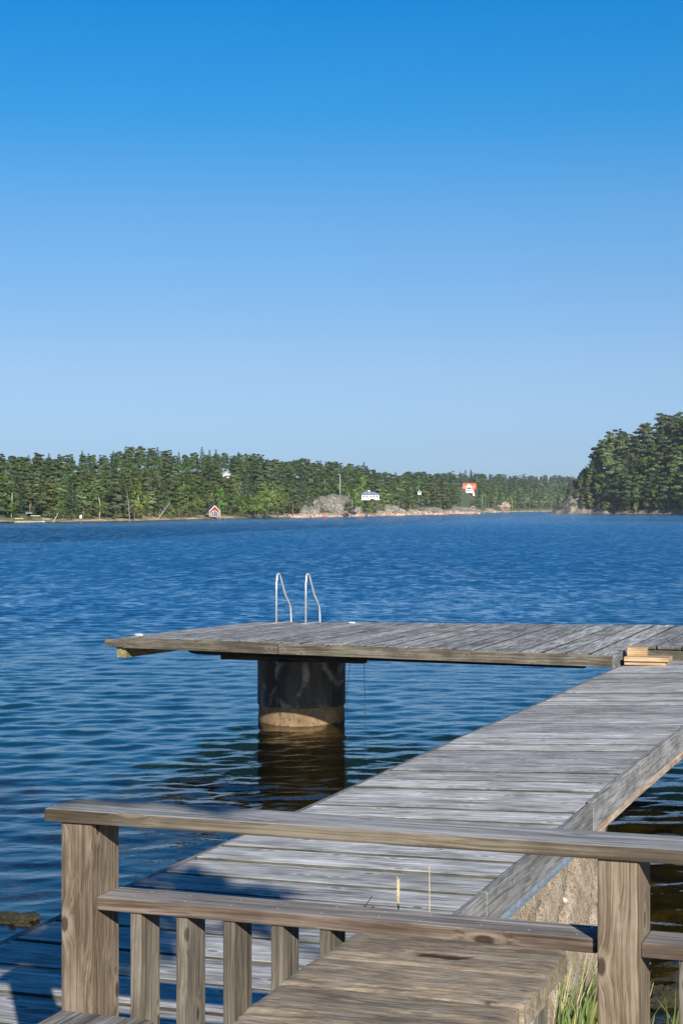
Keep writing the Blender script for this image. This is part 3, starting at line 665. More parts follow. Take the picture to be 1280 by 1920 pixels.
# ------------------------------------------------------------------ far shore
SH = [(-900, 210), (-300, 255), (0, 305), (130, 318), (260, 345), (395, 410), (470, 450), (560, 500), (640, 560), (700, 620), (780, 720), (860, 900), (920, 1150), (960, 1340), (1040, 1560), (1140, 1700), (1400, 1900)]
SKYL = [(-900, 845), (0, 850), (130, 851), (200, 851), (240, 842), (275, 840), (310, 845), (360, 850), (400, 848), (450, 850), (490, 852), (520, 864), (600, 862), (650, 868), (700, 882), (740, 887), (800, 884), (860, 888), (900, 886), (950, 890), (1000, 890), (1070, 894), (1400, 894)]
def shore(px): return interp(px, SH)
def depth(px): return interp(px, [(0, 150), (480, 220), (700, 300), (960, 380), (1400, 400)])
def treeh(px): return interp(px, [(0, 6.9), (400, 8.0), (640, 9.5), (960, 14), (1400, 15)])
def hill(px):
    D = shore(px)+depth(px); return max(2, (HOR-interp(px, SKYL))/F*D+CZ-treeh(px)*.80)
def land_z(px, r):
    h = hill(px); b = interp(px, [(0, .35), (500, .5), (700, 2.0), (1000, 2.5)])
    return b*ss(r, -.01, .035)+(h-b)*ss(r, .0, 1.05)-.9*ss(-r, 0, .03)
def PX(px, D, z): return Vector(((px-640)/F*D, D, z))
k = NT('forest_floor'); P = k.n('TexCoord').outputs['Object']; z = k.n('SeparateXYZ', {0: P}).outputs[2]; xx = k.n('SeparateXYZ', {0: P}).outputs[0]
n1 = k.noise(P, .13, 5, .65); n2 = k.noise(P, .7, 5, .65)
col = k.ramp(n1, [(.35, (.05, .07, .026)), (.55, (.085, .11, .042)), (.7, (.13, .14, .065))])
beach = k.mix(k.mapr(n2, .4, .6), (.30, .22, .14), (.50, .38, .26))
grass = k.mix(k.mapr(n2, .4, .6), (.10, .12, .035), (.26, .23, .09))
beach = k.mix(k.mapr(k.noise(P, .06, 3, .5), .48, .58), beach, grass)
col = k.mix(k.mapr(k.math('ADD', z, k.math('MULTIPLY', n1, 1.0)), 1.0, 1.7, 1, 0), col, beach)
col = k.mix(k.mapr(z, .02, .14, 1, 0), col, (.06, .05, .035))
m_floor = k.bsdf(col, .95, n2, .5, .5)
pxs = np.arange(-900, 1400, 6.0); rs = np.array([-.04, -.012, 0, .006, .012, .02, .03, .045, .065, .09, .13, .18, .25, .33, .42, .52, .63, .75, .88, 1.0, 1.15, 1.4, 1.9])
V = []
for r in rs:
    for px in pxs:
        D = shore(px)+r*depth(px); z = land_z(px, r)
        if r >= .006: z += (.35+.9*r)*mnoise.noise(Vector((px*.06, r*14, 0)))*min(1, D/600)
        jig = 3.0*mnoise.noise(Vector((px*.045, 3, 0)))+1.6*mnoise.noise(Vector((px*.17, 5, 0)))
        V.append(PX(px, D+jig*D/450, z))
struct(npmesh('far_shore', np.array([tuple(v) for v in V]), grid_faces(len(rs), len(pxs)), m_floor, smooth=True))
# headland
HSH = [(1020, 900), (1040, 882), (1100, 868), (1200, 830), (1280, 800), (1450, 720), (1700, 640)]
HTOP = [(1022, -1), (1034, .4), (1046, 3.5), (1060, 8), (1078, 12), (1100, 15), (1130, 22), (1200, 28.5), (1280, 32.5), (1400, 38), (1700, 40)]
def hshore(px): return interp(px, HSH)
def head_z(px, r): return interp(px, HTOP)*ss(r, -.02, interp(px, [(1060, .09), (1110, .14), (1190, .34)]))**.9-.8*ss(-r, 0, .03)+ .4*ss(r, -.01, .03)
k = NT('headland_ground'); P = k.n('TexCoord').outputs['Object']
xx = k.n('SeparateXYZ', {0: P}); n1 = k.noise(P, .15, 5, .65); n2 = k.noise(P, .9, 5, .7)
n3 = k.noise(P, .35, 6, .7); rockc = k.ramp(n3, [(.36, (.07, .065, .05)), (.5, (.20, .172, .14)), (.64, (.33, .28, .235))])
rockc = k.mix(k.mapr(n2, .54, .66), rockc, (.05, .055, .028))
green = k.ramp(n2, [(.35, (.025, .035, .014)), (.6, (.08, .085, .035))])
steep = k.mapr(k.math('ADD', k.n('SeparateXYZ', {0: k.n('NewGeometry').outputs['Normal']}).outputs[2], k.math('MULTIPLY', n1, .5)), .95, 1.18)
left = k.mapr(k.math('ADD', xx.outputs[0], k.math('MULTIPLY', n1, 16)), 128, 140)
low = k.mapr(k.math('ADD', xx.outputs[2], k.math('MULTIPLY', n1, 3)), 2.6, 4.2)
m_head = k.bsdf(k.mix(k.math('MULTIPLY', left, low), rockc, green), .95, n2, .9, .8)
hpx = np.arange(1020, 1700, 3.0); hr = np.array([-.06, -.02, 0, .008, .016, .025, .035, .047, .06, .075, .09, .105, .12, .14, .16, .18, .2, .225, .25, .28, .31, .34, .4, .5, .62, .75, .9, 1.1, 1.5])
V = []
for r in hr:
    for px in hpx:
        D = hshore(px)+r*110; z = head_z(px, r)
        if r > 0: z += (1.1*mnoise.noise(Vector((px*.08, r*9, 2)))+.5*mnoise.noise(Vector((px*.25, r*23, 2))))*min(1, r*12)*min(1, max(0, px-1030)/20)
        V.append(PX(px, D+4*mnoise.noise(Vector((px*.05, 1, 7))), z))
struct(npmesh('headland', np.array([tuple(v) for v in V]), grid_faces(len(hr), len(hpx)), m_head, smooth=True))

# ---------------- trees
def quads(centers, sizes, seed, N, flatn=0.0):
    g = np.random.default_rng(seed); n = len(centers)
    d1 = g.normal(size=(n, 3)); d1[:, 2] *= (1-flatn); d1 -= .8*N*(d1*N).sum(1, keepdims=True); d1 /= np.linalg.norm(d1, axis=1, keepdims=True)
    d2 = g.normal(size=(n, 3)); d2 -= .8*N*(d2*N).sum(1, keepdims=True); d2 -= d1*(d1*d2).sum(1, keepdims=True); d2 /= np.linalg.norm(d2, axis=1, keepdims=True)
    d2 *= np.where((np.cross(d1, d2)*N).sum(1, keepdims=True) < 0, -1, 1)
    s_ = sizes[:, None]; a = d1*s_; b = d2*s_*.55
    V = np.stack([centers-a-b*.4, centers+a*.1-b, centers+a+b*.4, centers-a*.1+b], 1).reshape(-1, 3)
    return V, np.arange(n*4).reshape(n, 4)
def clumps(cl, per, leaf, seed, flat=0.0):
    """leaf sprays in clumps; the leaves of a spray are shaded by the roundness of their clump and of the crown"""
    g = np.random.default_rng(seed); C = []; sh = []; NN = []
    mid = np.mean([c for c, _, _ in cl], axis=0)
    for (c, rad, shade) in cl:
        d = g.normal(size=(per, 3)); d /= np.linalg.norm(d, axis=1, keepdims=True)
        C.append(np.array(c)+d*(g.random((per, 1))**.45)*np.array(rad)); sh.append(np.clip(shade+g.normal(0, .14, per), 0, 1))
        o_ = np.array(c)-mid; o_[2] *= .5; o_ = o_/(np.linalg.norm(o_)+.3); nn = d*.5+o_*.7+np.array((0, 0, .3))+g.normal(0, .3, (per, 3)); NN.append(nn/np.linalg.norm(nn, axis=1, keepdims=True))
    C = np.concatenate(C); sh = np.concatenate(sh); NN = np.concatenate(NN)
    V, Fq = quads(C, leaf*g.uniform(.6, 1.35, len(C)), seed, NN, flat)
    global LASTN
    LASTN = np.repeat(NN, 4, axis=0); return V, Fq, sh
def make_tree(kind, seed):
    """ten metres tall, at the origin"""
    g = np.random.default_rng(seed); tr = MB(); cl = []
    if kind == 'pine':
        bend = g.normal(0, .25, 2); top = 9.6
        tr.tube([(bend[0]*f*f, bend[1]*f*f, top*f) for f in np.linspace(0, 1, 7)], [.17*(1-.85*f) for f in np.linspace(0, 1, 7)], 7)
        z0 = g.uniform(1.8, 3.8); n = 21
        for i in range(n):
            f = (i+g.random())/n; z = z0+(9.5-z0)*f; pr = (2.9-1.55*f)*(.6+.4*min(1, f*5))*g.uniform(.45, 1.2)*(1+.35*math.cos(i*2.4-seed))
            a = i*2.4+g.uniform(-.5, .5); c = (bend[0]*z*z/92+pr*.72*math.cos(a), bend[1]*z*z/92+pr*.72*math.sin(a), z+g.uniform(-.1, .25))
            rr = g.uniform(.8, 1.7)*(1.05-.4*f); cl.append((c, (rr, rr, rr*.40), g.uniform(.15, .85)))
            if i % 2 == 0: tr.tube([(bend[0]*z*z/92, bend[1]*z*z/92, z-.25), (c[0], c[1], c[2]-.1)], [.05, .02], 4)
        V, Fq, sh = clumps(cl, 120, .26, seed, .5); lm, tm = m_pine, m_bark
    elif kind == 'spruce':
        tr.tube([(0, 0, 0), (0, 0, 9.6)], [.16, .03], 7); n = 15
        for i in range(n):
            f = i/(n-1); z = 1.0+8.7*f; pr = 2.1*(1-f)**.85+.12; m = max(3, int(8*(1-f)+2))
            for j in range(m):
                a = 6.283*j/m+i*.7+g.uniform(-.25, .25); q_ = pr*g.uniform(.75, 1.15)
                cl.append(((q_*.6*math.cos(a), q_*.6*math.sin(a), z-.18*q_), (.18+.42*q_*abs(math.cos(a)), .18+.42*q_*abs(math.sin(a)), .16+.1*q_), g.uniform(.15, .8)))
        V, Fq, sh = clumps(cl, 16, .25, seed, .3); lm, tm = m_spruce, m_greybark
    elif kind == 'birch':
        tr.tube([(0, 0, 0), (g.normal(0, .15), g.normal(0, .15), 5), (g.normal(0, .3), g.normal(0, .3), 9)], [.13, .09, .03], 7); n = 34
        for i in range(n):
            z = g.uniform(2.0, 9.6); f = (z-2.0)/7.6; pr = 2.5*math.sin(min(3.0, .5+f*2.45))**.8*g.uniform(.35, 1.0); a = g.uniform(0, 6.28)
            rr = g.uniform(.55, 1.0); cl.append(((pr*math.cos(a)*.85, pr*math.sin(a)*.85, z), (rr, rr, rr*.9), g.uniform(.15, .9)))
        V, Fq, sh = clumps(cl, 46, .27, seed); lm, tm = m_leaf, m_birch
    elif kind == 'oak':
        tr.tube([(0, 0, 0), (.1, 0, 2.5), (-.2, .1, 6)], [.28, .2, .08], 7); n = 44
        for i in range(n):
            a = g.uniform(0, 6.28); u_ = g.uniform(-.85, 1); w_ = math.sqrt(1-u_*u_)*g.uniform(.6, 1.0); rr = g.uniform(.6, 1.2)
            cl.append(((3.6*w_*math.cos(a), 3.6*w_*math.sin(a), 5.6+3.6*u_), (rr, rr, rr*.75), g.uniform(.1, .9)))
        V, Fq, sh = clumps(cl, 44, .27, seed); lm, tm = m_leaf, m_greybark
    else:   # bush, 10 wide units scaled down by the caller
        tr.tube([(0, 0, 0), (.3, .1, 4)], [.25, .1], 6); tr.tube([(0, 0, 0), (-.8, .3, 4.5)], [.2, .08], 6); n = 40
        for i in range(n):
            a = g.uniform(0, 6.28); u_ = g.uniform(-.6, 1); w_ = math.sqrt(1-u_*u_)*g.uniform(.4, 1.0); rr = g.uniform(.8, 1.5)
            cl.append(((4.6*w_*math.cos(a), 4.6*w_*math.sin(a), 4.8+4.0*u_), (rr, rr, rr*.9), g.uniform(.1, .9)))
        V, Fq, sh = clumps(cl, 34, .42, seed); lm, tm = m_bush, m_greybark
    name = {'pine': 'pine_tree', 'spruce': 'spruce_tree', 'birch': 'birch_tree', 'oak': 'broadleaf_tree', 'bush': 'bush'}[kind]
    root = thing(name, 'tree', {'bush': 'bush'}.get(kind, 'tree'), (0, -500, -300))
    tr.build('stems' if kind == 'bush' else 'trunk', tm, root, smooth=True)
    npmesh('foliage' if kind == 'bush' else 'crown', V, Fq, lm, sh, root, nrm=LASTN); DATA[root.name] = (V, Fq, sh, kind, LASTN)
    return root
DATA = {}
PROTO = {kd: [make_tree(kd, 100*i+len(kd)) for i in range(n)] for kd, n in (('pine', 7), ('spruce', 3), ('birch', 4), ('oak', 3), ('bush', 4))}
# nothing grows in front of these: (px0, px1, distance, lowest visible row)
CLEAR = [(378, 414, 418, 974), (676, 712, 655, 938), (864, 893, 1200, 928), (876, 894, 1040, 958), (562, 668, 585, 966), (420, 431, 560, 876), (0, 26, 316, 984), (783, 789, 800, 928), (48, 76, 322, 976), (148, 156, 326, 974)]
def ok_tree(px, D, zb, h, cw):
    yt = HOR-(zb+h-CZ)*F/D
    for a, b, Dc, yb in CLEAR:
        if a-cw/2 < px < b+cw/2 and D < Dc+4 and yt < yb: return False
    return True
NAME = {'pine': 'pine', 'spruce': 'spruce', 'birch': 'birch', 'oak': 'broadleaf tree', 'bush': 'bush'}
LBL = {'pine': 'green pine in the dense forest %s', 'spruce': 'dark pointed spruce among the pines %s', 'birch': 'light green birch among darker pines %s', 'oak': 'round crowned leafy tree %s', 'bush': 'low olive bush below the trees %s'}
REG = [(330, 'on the shore left of the red boathouse', 'the forest left of the boathouse'), (560, 'between the red boathouse and the bare rock', 'the forest between boathouse and rock'), (800, 'behind the rock with the flagpole', 'the forest behind the flagpole rock'), (1100, 'on the far shore round the orange roofed house', 'the forest round the orange roofed house')]
used = {}; FAR = []
def plant_far(kind, px, D, zb, h):      # the rows behind, of which only the tips show: one object
    V, Fq, sh, kd, N_ = DATA[random.choice(PROTO[kind]).name]; a = random.uniform(0, 6.28); s_ = h/10
    c_, n_ = math.cos(a)*s_*1.15, math.sin(a)*s_*1.15; o = PX(px, D, zb)
    FAR.append((np.stack([V[:, 0]*c_-V[:, 1]*n_+o.x, V[:, 0]*n_+V[:, 1]*c_+o.y, V[:, 2]*s_+o.z], 1), Fq, np.clip(sh*random.uniform(.7, 1.3), 0, 1), kd, np.stack([(N_[:, 0]*c_-N_[:, 1]*n_)/s_/1.15, (N_[:, 0]*n_+N_[:, 1]*c_)/s_/1.15, N_[:, 2]], 1)))
def plant(kind, px, D, zb, h, where=None, grp=None, label=None, wide=1.15):
    if where is None:
        where, grp = next((w_, g_) for m_, w_, g_ in REG if px < m_)
    src = PROTO[kind][random.randrange(len(PROTO[kind]))]; s_ = h/10
    o = dup(src, PX(px, D, zb), random.uniform(0, 6.28), (s_*wide, s_*wide, s_), label or LBL[kind] % where, ('%ss in %s' % (NAME[kind], grp)) if not label else None)
    used[kind] = used.get(kind, 0)+1; return o
rows = [(.045, .85), (.10, .95), (.19, 1.0), (.31, 1.0), (.46, 1.0), (.64, 1.0), (.82, 1.0), (1.0, 1.0)]
for ri, (r, hs) in enumerate(rows):
    hs *= .84 if r > .7 else 1
    px = -70+random.uniform(0, 15)
    while px < 1085:
        th = treeh(px); D0 = shore(px)+r*depth(px); hpx = th*F/D0
        step = hpx*.31*random.uniform(.6, 1.4)*(1.15 if px < 500 else 1.0)
        rr = min(1.05, max(.03, r+random.uniform(-.05, .05))); D = shore(px)+rr*depth(px); z = land_z(px, rr)-.15
        x = random.random(); kd = 'pine' if x < .56 else 'birch' if x < .80 else 'spruce' if x < .90 else 'oak'
        if r < .12 and 430 < px < 545: kd = random.choice(['oak', 'birch', 'oak'])
        h = th*hs*random.uniform(.82, 1.12)*(.75 if kd == 'oak' else 1.0)*(1.06 if kd == 'spruce' else 1)
        if r >= .8 and kd == 'oak': kd = 'pine'
        if ok_tree(px, D, z, h, hpx*.45): (plant if ri < 4 else plant_far)(kd, px, D, z, h)
        px += step
ob_ = 0; NV = []; VV = []; FF = []; RR = []; MI = []
for V_, F_, r_, kd, n_ in FAR:
    NV.append(n_); VV.append(V_); FF.append(F_+ob_); RR.append(r_); MI.append(np.full(len(F_), {'pine': 0, 'spruce': 1}.get(kd, 2), dtype=np.int32)); ob_ += len(V_)
fo = npmesh('distant_forest', np.concatenate(VV), np.concatenate(FF), m_pine, np.concatenate(RR), nrm=np.concatenate(NV))
fo.data.materials.append(m_spruce); fo.data.materials.append(m_leaf); fo.data.polygons.foreach_set('material_index', np.concatenate(MI))
tag(fo, 'dense mass of green treetops higher up the wooded far hills', 'forest'); fo['kind'] = 'stuff'
# skyline accents
for px, y, kd in ((379, 838, 'spruce'), (447, 847, 'spruce'), (405, 842, 'spruce'), (393, 843, 'spruce'), (682, 866, 'spruce'), (240, 836, 'pine'), (265, 836, 'pine'), (476, 849, 'pine'), (872, 881, 'spruce'), (882, 880, 'spruce'), (862, 884, 'spruce'), (213, 845, 'spruce')):
    D = shore(px)+.98*depth(px); z = land_z(px, .98); h = (HOR-y)/F*D+CZ-z
    plant(kd, px, D, z, max(5, h))
# bushes along the water and round the rock
for px in list(np.arange(-60, 555, 17)):
    px += random.uniform(-8, 8); r = random.uniform(.02, .06); D = shore(px)+r*depth(px); z = land_z(px, r)-.1; h = random.uniform(1.2, 2.6)
    if 175 < px < 190 or not ok_tree(px, D, z, h, 14): continue
    plant('bush', px, D, z, h, wide=random.uniform(.9, 1.5))
for px in list(np.arange(690, 1030, 15)):
    px += random.uniform(-7, 7); r = random.uniform(.05, .10); D = shore(px)+r*depth(px); z = land_z(px, r)-.1; h = random.uniform(2.2, 4.5)*D/800
    if ok_tree(px, D, z, h, 10): plant('bush', px, D, z, h, wide=random.uniform(.8, 1.3))
for px, D, h, kd in ((553, 512, 4.3, 'bush'), (576, 520, 4.6, 'pine'), (546, 508, 5.2, 'oak'), (660, 545, 5.5, 'birch'), (668, 560, 8.0, 'birch'), (652, 536, 3.6, 'bush'), (700, 600, 5.4, 'bush'), (690, 590, 4.0, 'bush'), (716, 622, 5.5, 'birch'), (520, 462, 7.6, 'oak'), (500, 455, 7.4, 'oak'), (478, 447, 6.6, 'oak')):
    plant(kd, px, D, land_z(px, max(.01, (D-shore(px))/depth(px)))+(.6 if 555 < px < 672 else 0), h)
# headland trees
HW = 'on the steep headland'; HG = 'the headland'
for ri, r in enumerate((.02, .05, .085, .12, .16, .20, .25, .31, .40)):
    px = 1086+random.uniform(0, 10)-(14 if r > .19 else 0)
    while px < 1420:
        rr = max(.015, r+random.uniform(-.015, .015)); D = hshore(px)+rr*110; z = head_z(px, rr)-.6; h = random.uniform(10.5, 19.5)*interp(px, [(1078, .35), (1108, .62), (1140, 1)])
        x = random.random(); kd = 'pine' if x < .72 else 'spruce' if x < .84 else 'birch'
        if r < .05 and random.random() < .35: kd = 'bush'; h = random.uniform(3, 6)
        plant(kd, px, D, z, h, HW, HG); px += random.uniform(11, 24)
for px, r, h in ((1064, .33, 4), (1076, .32, 6), (1085, .3, 7), (1092, .33, 7.5), (1101, .3, 9), (1083, .2, 5)):
    plant('pine', px, hshore(px)+r*110, head_z(px, r)-.4, h, HW, HG)
px = 1100.0
while px < 1420:
    r = random.uniform(.006, .03); kd = random.choice(('birch', 'pine', 'bush', 'birch', 'oak')); h = random.uniform(5.5, 10) if kd in ('birch', 'pine') else random.uniform(3.0, 5.5)
    if not 1195 < px < 1232: plant(kd, px, hshore(px)+r*110, head_z(px, r)-.3, h, HW, HG, None, 1.25)
    px += random.uniform(8, 17)
for px, r, h in ((1055, .03, 2.2), (1066, .06, 3.0), (1074, .02, 2.6), (1084, .05, 3.6), (1092, .015, 2.6), (1098, .05, 4.0), (1110, .02, 3.5), (1062, .085, 2.2), (1045, .06, 1.6)):
    plant('bush', px, hshore(px)+r*110, head_z(px, r)-.3, h, HW, HG)
for px, r, h in ((1078, .045, 6), (1096, .03, 7.5), (1104, .06, 9), (1088, .075, 7), (1070, .075, 6.5)): plant('pine', px, hshore(px)+r*110, head_z(px, r)-.4, h, HW, HG)
for px, r, h in ((1118, .30, 15), (1127, .33, 17), (1160, .35, 18), (1241, .35, 19)): plant('pine', px, hshore(px)+r*110, head_z(px, r)-.4, h, HW, HG)
for lst in PROTO.values():
    for o in lst:
        for c in list(o.children): bpy.data.objects.remove(c)
        bpy.data.objects.remove(o)
# bare and leaning trunks
def bare(px, D, h, dx, label, mat, nb=8):
    r = max(.0, (D-shore(px))/depth(px)); o = thing('bare_tree', label, 'tree', PX(px, D, land_z(px, r)-.1)); mb = MB(); lean = dx/F*D
    P_ = [Vector((lean*f, .3*f, h*f)) for f in (0, .3, .6, 1)]; mb.tube(P_, [.085, .065, .045, .018], 6); mb.build('trunk', mat, o, smooth=True)
    mb = MB()
    for i in range(nb):
        f = random.uniform(.35, .95); b_ = Vector((lean*f, .3*f, h*f)); a = random.uniform(0, 6.28); L = h*random.uniform(.10, .22); mb.tube([b_, b_+Vector((math.cos(a)*L*.6, math.sin(a)*L*.6, L*.5)), b_+Vector((math.cos(a)*L, math.sin(a)*L, L*1.1))], [.025, .016, .008], 5)
    mb.build('branches', mat, o, smooth=True)
bare(294, 362, 3.9, 26, 'white leaning birch trunk over the shore left of the boathouse', m_birch)
bare(244, 336, 5.6, -5, 'pale dead tree with bare branches in the middle of the left forest', m_deadwood, 12)
bare(251, 338, 5.2, 6, 'second bare grey trunk close to the pale dead tree', m_greybark, 10)
bare(100, 314, 1.7, 9, 'thin white trunk slanting over the beach by the dinghies', m_birch, 3)
bare(1033, 1500, 15, 2, 'pale bare trunk at the end of the far bay', m_birch, 4)
bare(1186, 842, 13, -20, 'fallen pale trunk leaning on the slope of the headland', m_birch, 4)

# ---------------- bare rock with flagpole, shore rocks
ro_ = blob('rock_dome', m_rock, (10.6, 13, 7.6), None, 4, .13, 1.2, 5); ro_.location = PX(622, 575, -.6); tag(ro_, 'big grey dome of bare granite below the flagpole', 'rock')
ro_ = blob('rock_outcrop', m_rock, (6.0, 6, 3.9), None, 9, .17, 1.3, 5); ro_.location = PX(567, 520, -.4); tag(ro_, 'lower grey rock left of the granite dome with bushes before it', 'rock')
ro_ = blob('rock_outcrop', m_rock, (7.5, 7, 3.4), None, 14, .17, 1.3, 5); ro_.location = PX(722, 650, .6); tag(ro_, 'grey rock under the bushes below the white house', 'rock')
ro_ = blob('rock_outcrop', m_rock, (8.5, 9, 3.1), None, 17, .17, 1.3, 5); ro_.location = PX(800, 765, .2); tag(ro_, 'grey ridge of rock right of the white house', 'rock')
ro_ = blob('rock_outcrop', m_rock, (14, 12, 3.5), None, 19, .17, 1.3, 5); ro_.location = PX(849, 890, .2); tag(ro_, 'grey rock by the water left of the red hut', 'rock')
ro_ = blob('rock_outcrop', m_rock_pink, (6.5, 7, 5.2), None, 23, .25, 1.5, 5); ro_.location = PX(939, 1258, 3.2); tag(ro_, 'tall pale rock face among trees right of the red hut', 'rock')
i = 0
for px in list(np.arange(548, 930, 8.5)):
    px += random.uniform(-4, 4); D = shore(px)-1; s_ = random.uniform(.6, 1.3)*D/620
    o = blob('shore_rock', m_rock_pink, (3.2*s_*random.uniform(.7, 1.5), 2.4*s_, 1.25*s_*random.uniform(.6, 1.3)), None, 40+i, .33, 1.5, 4); o.location = PX(px, D+2*s_, .0)
    o.rotation_euler = (0, 0, random.uniform(-.5, .5)); i += 1
    tag(o, 'pinkish wave washed rock along the waterline below the flagpole and white house' if px < 750 else 'pinkish wave washed rock along the waterline left of the red hut', 'rock', 'pink shore rocks before the flagpole' if px < 750 else 'pink shore rocks by the red hut')
for o in [o for o in COL.objects if o.name.split('.')[0] in ('rock_dome', 'rock_outcrop', 'shore_rock')]:   # they stand on the bottom just below the surface
    for v in o.data.vertices: v.co.z = max(v.co.z, -.25-o.location.z)
fp = thing('flagpole', 'tall white flagpole on top of the granite dome', 'flagpole', PX(637.5, 578, 6.0))
mb = MB(); mb.tube([(0, 0, 0), (0, 0, 7.55)], [.085, .055], 10); mb.build('pole', m_white, fp, smooth=True)
mb = MB(); mb.lathe([(.02, 7.55), (.10, 7.6), (.10, 7.7), (.02, 7.75)], 10); mb.build('finial', m_white, fp)
bu = thing('spar_buoy', 'small red spar buoy in front of the granite dome', 'buoy', PX(609, 441, 0))
mb = MB(); mb.lathe([(.11, -.3), (.12, .7), (.05, .75), (.05, .85)], 12); mb.build('float', m_redplastic, bu)
mb = MB(); mb.lathe([(.20, .85), (.02, 1.25)], 10); mb.build('topmark', m_redplastic, bu)

# ---------------- houses
def gable_house(o, w, d, hw, hr_, wall, roof, trim, over=.15, th=.08):
    """front gable faces -y; w along x, d along y"""
    mb = MB(); mb.prism([(-w/2, 0), (w/2, 0), (w/2, hw), (0, hr_), (-w/2, hw)], 0, d, 1); mb.build('wall', wall, o)
    mb = MB(); sl_ = (hr_-hw)/(w/2)
    for sg in (-1, 1):
        x1 = sg*(w/2+over); z1 = hw-sl_*over
        q_ = [(0, hr_+.01), (x1, z1+.01), (x1, z1+th), (0, hr_+th+.01)]
        mb.prism(q_ if sg > 0 else q_[::-1], -over, d+over, 1)
    rf = mb.build('roof', roof, o)
    mb = MB()
    for sg in (-1, 1):
        x1 = sg*(w/2+over); z1 = hw-sl_*over; q_ = [(0, hr_-.07), (x1, z1-.07), (x1, z1+th+.01), (0, hr_+th+.02)]
        mb.prism(q_ if sg > 0 else q_[::-1], -over-.06, -over-.004, 1)
    mb.build('verge_boards', trim, o)
    mb = MB()
    for sg in (-1, 1): mb.box(sg*w/2-.055, sg*w/2+.055, -.04, .06, 0, hw)
    mb.build('corner_boards', trim, o); return rf
def window(o, x0, x1, z0, z1, y, trim=None, fr=.08):
    mb = MB(); mb.box(x0-fr, x1+fr, y-.05, y-.001, z0-fr, z1+fr); f = mb.build('window', trim or m_white, o)
    mb = MB(); mb.box(x0, x1, y-.056, y-.0505, z0, z1); mb.build('pane', m_glass, f)
bh = thing('boathouse', 'red boathouse with white trim and arched doors at the water edge', 'boathouse', PX(402, 414, .62), R(24))
gable_house(bh, 2.45, 3.0, 1.35, 2.5, m_redwall, m_slate, m_white, .2, .1)
n = 12
arch = [(.82*math.cos(R(180-180*i/n)), .75+.62*math.sin(R(180*i/n))) for i in range(n+1)]; inn = [(x*.80, .02+(z-.0)*.90) for x, z in arch]
mb = MB(); mb.prism([(-.82, 0)]+arch+[(.82, 0)], -.10, -.002, 1); dr = mb.build('arched_doorway', m_white, bh)
mb = MB(); mb.prism([(-.72, .0)]+[(x*.88, .75+(z-.75)*.88) for x, z in arch]+[(.72, .0)], -.13, -.102, 1); mb.build('doors', m_glass, dr)
mb = MB(); mb.box(-.30, -.20, -.16, -.131, 0, 1.15); mb.box(.26, .30, -.16, -.131, 0, 1.15); mb.build('door_frame', m_white, dr)
for yy in (.6, 1.6):
    mb = MB(); mb.box(-1.29, -1.226, yy, yy+.6, .45, 1.1); f = mb.build('window', m_white, bh); mb = MB(); mb.box(-1.30, -1.291, yy+.1, yy+.5, .55, 1.0); mb.build('pane', m_glass, f)
mb = MB(); mb.box(-1.3, 2.2, -1.1, -.01, -.16, -.02); dk = mb.build('jetty_deck', m_plat, bh)
mb = MB()
for x in (-1.2, -.2, .8, 1.9): mb.box(x-.07, x+.07, -1.0, -.86, -1.6, -.161)
mb.build('piles', m_beam_d, dk)
wh = thing('white_house', 'white bungalow with blue grey hip roof above the shore rocks', 'house', PX(694, 650, 5.9), R(8))
mb = MB(); mb.box(-3.3, 3.3, 0, 5, 0, 1.75); mb.build('wall', m_white, wh)
mb = MB(); c = [(-3.7, -.4, 1.76), (3.7, -.4, 1.76), (3.7, 5.4, 1.76), (-3.7, 5.4, 1.76), (-1.8, 2.2, 2.9), (1.8, 2.2, 2.9), (1.8, 2.9, 2.9), (-1.8, 2.9, 2.9)]; mb.hexa(c); rf = mb.build('roof', m_blueroof, wh)
mb = MB(); mb.box(-.4, .2, 2.2, 2.8, 2.6, 3.5); mb.build('chimney', m_white, rf)
for x in (-2.8, -1.6, .1, 1.2, 2.3): window(wh, x, x+.6, .7, 1.45, 0, fr=.05)
mb = MB(); mb.box(-3.6, 3.6, -1.1, -.001, -.22, -.02); mb.build('veranda', m_white, wh)
def on_hill(px, y):     # where the sight line over photo row y meets the slope
    r = 0.0
    while r < 1 and land_z(px, r) < CZ+(HOR-y)/F*(shore(px)+r*depth(px)): r += .004
    return shore(px)+r*depth(px)
HD = on_hill(879, 926)
rh = thing('gambrel_house', 'big red and white house with bright orange tiled roof on the wooded hill', 'house', PX(879, HD, CZ+(HOR-925)/F*HD), R(-9)); rh.scale = (.84*HD/1230,)*3
w = 10.4; d = 8
mb = MB(); mb.box(-w/2, w/2, 0, d, 0, 3.9); mb.build('wall', m_redwall, rh)
mb = MB(); mb.prism([(-.35, 3.6), (0.02, 3.6), (1.6, 6.6), (d/2, 8.4), (d-1.6, 6.6), (d, 3.6), (d+.3, 3.6), (d-1.4, 6.9), (d/2, 8.75), (1.4, 6.9)], -w/2-.4, w/2+.4, 0); mb.build('roof', m_tile, rh)
mb = MB(); mb.prism([(.1, 3.91), (1.7, 6.6), (d/2, 8.35), (d-1.7, 6.6), (d-.1, 3.91)], -w/2+.05, w/2-.05, 0); mb.build('upper_wall', m_redwall, rh)
mb = MB(); mb.prism([(-2.4, 3.4), (2.4, 3.4), (2.4, 6.3), (0, 8.0), (-2.4, 6.3)], -.6, 3, 1); gd = mb.build('gable_dormer', m_white, rh)
mb = MB()
for sg in (-1, 1):
    q_ = [(0, 8.02), (sg*2.8, 6.05), (sg*2.8, 6.3), (0, 8.3)]; mb.prism(q_ if sg > 0 else q_[::-1], -.9, 3.2, 1)
mb.build('dormer_roof', m_tile, gd)
mb = MB(); mb.prism([(-.5, 6.6), (.5, 6.6), (0, 7.2)], -.65, -.602, 1); mb.build('pane', m_glass, gd)
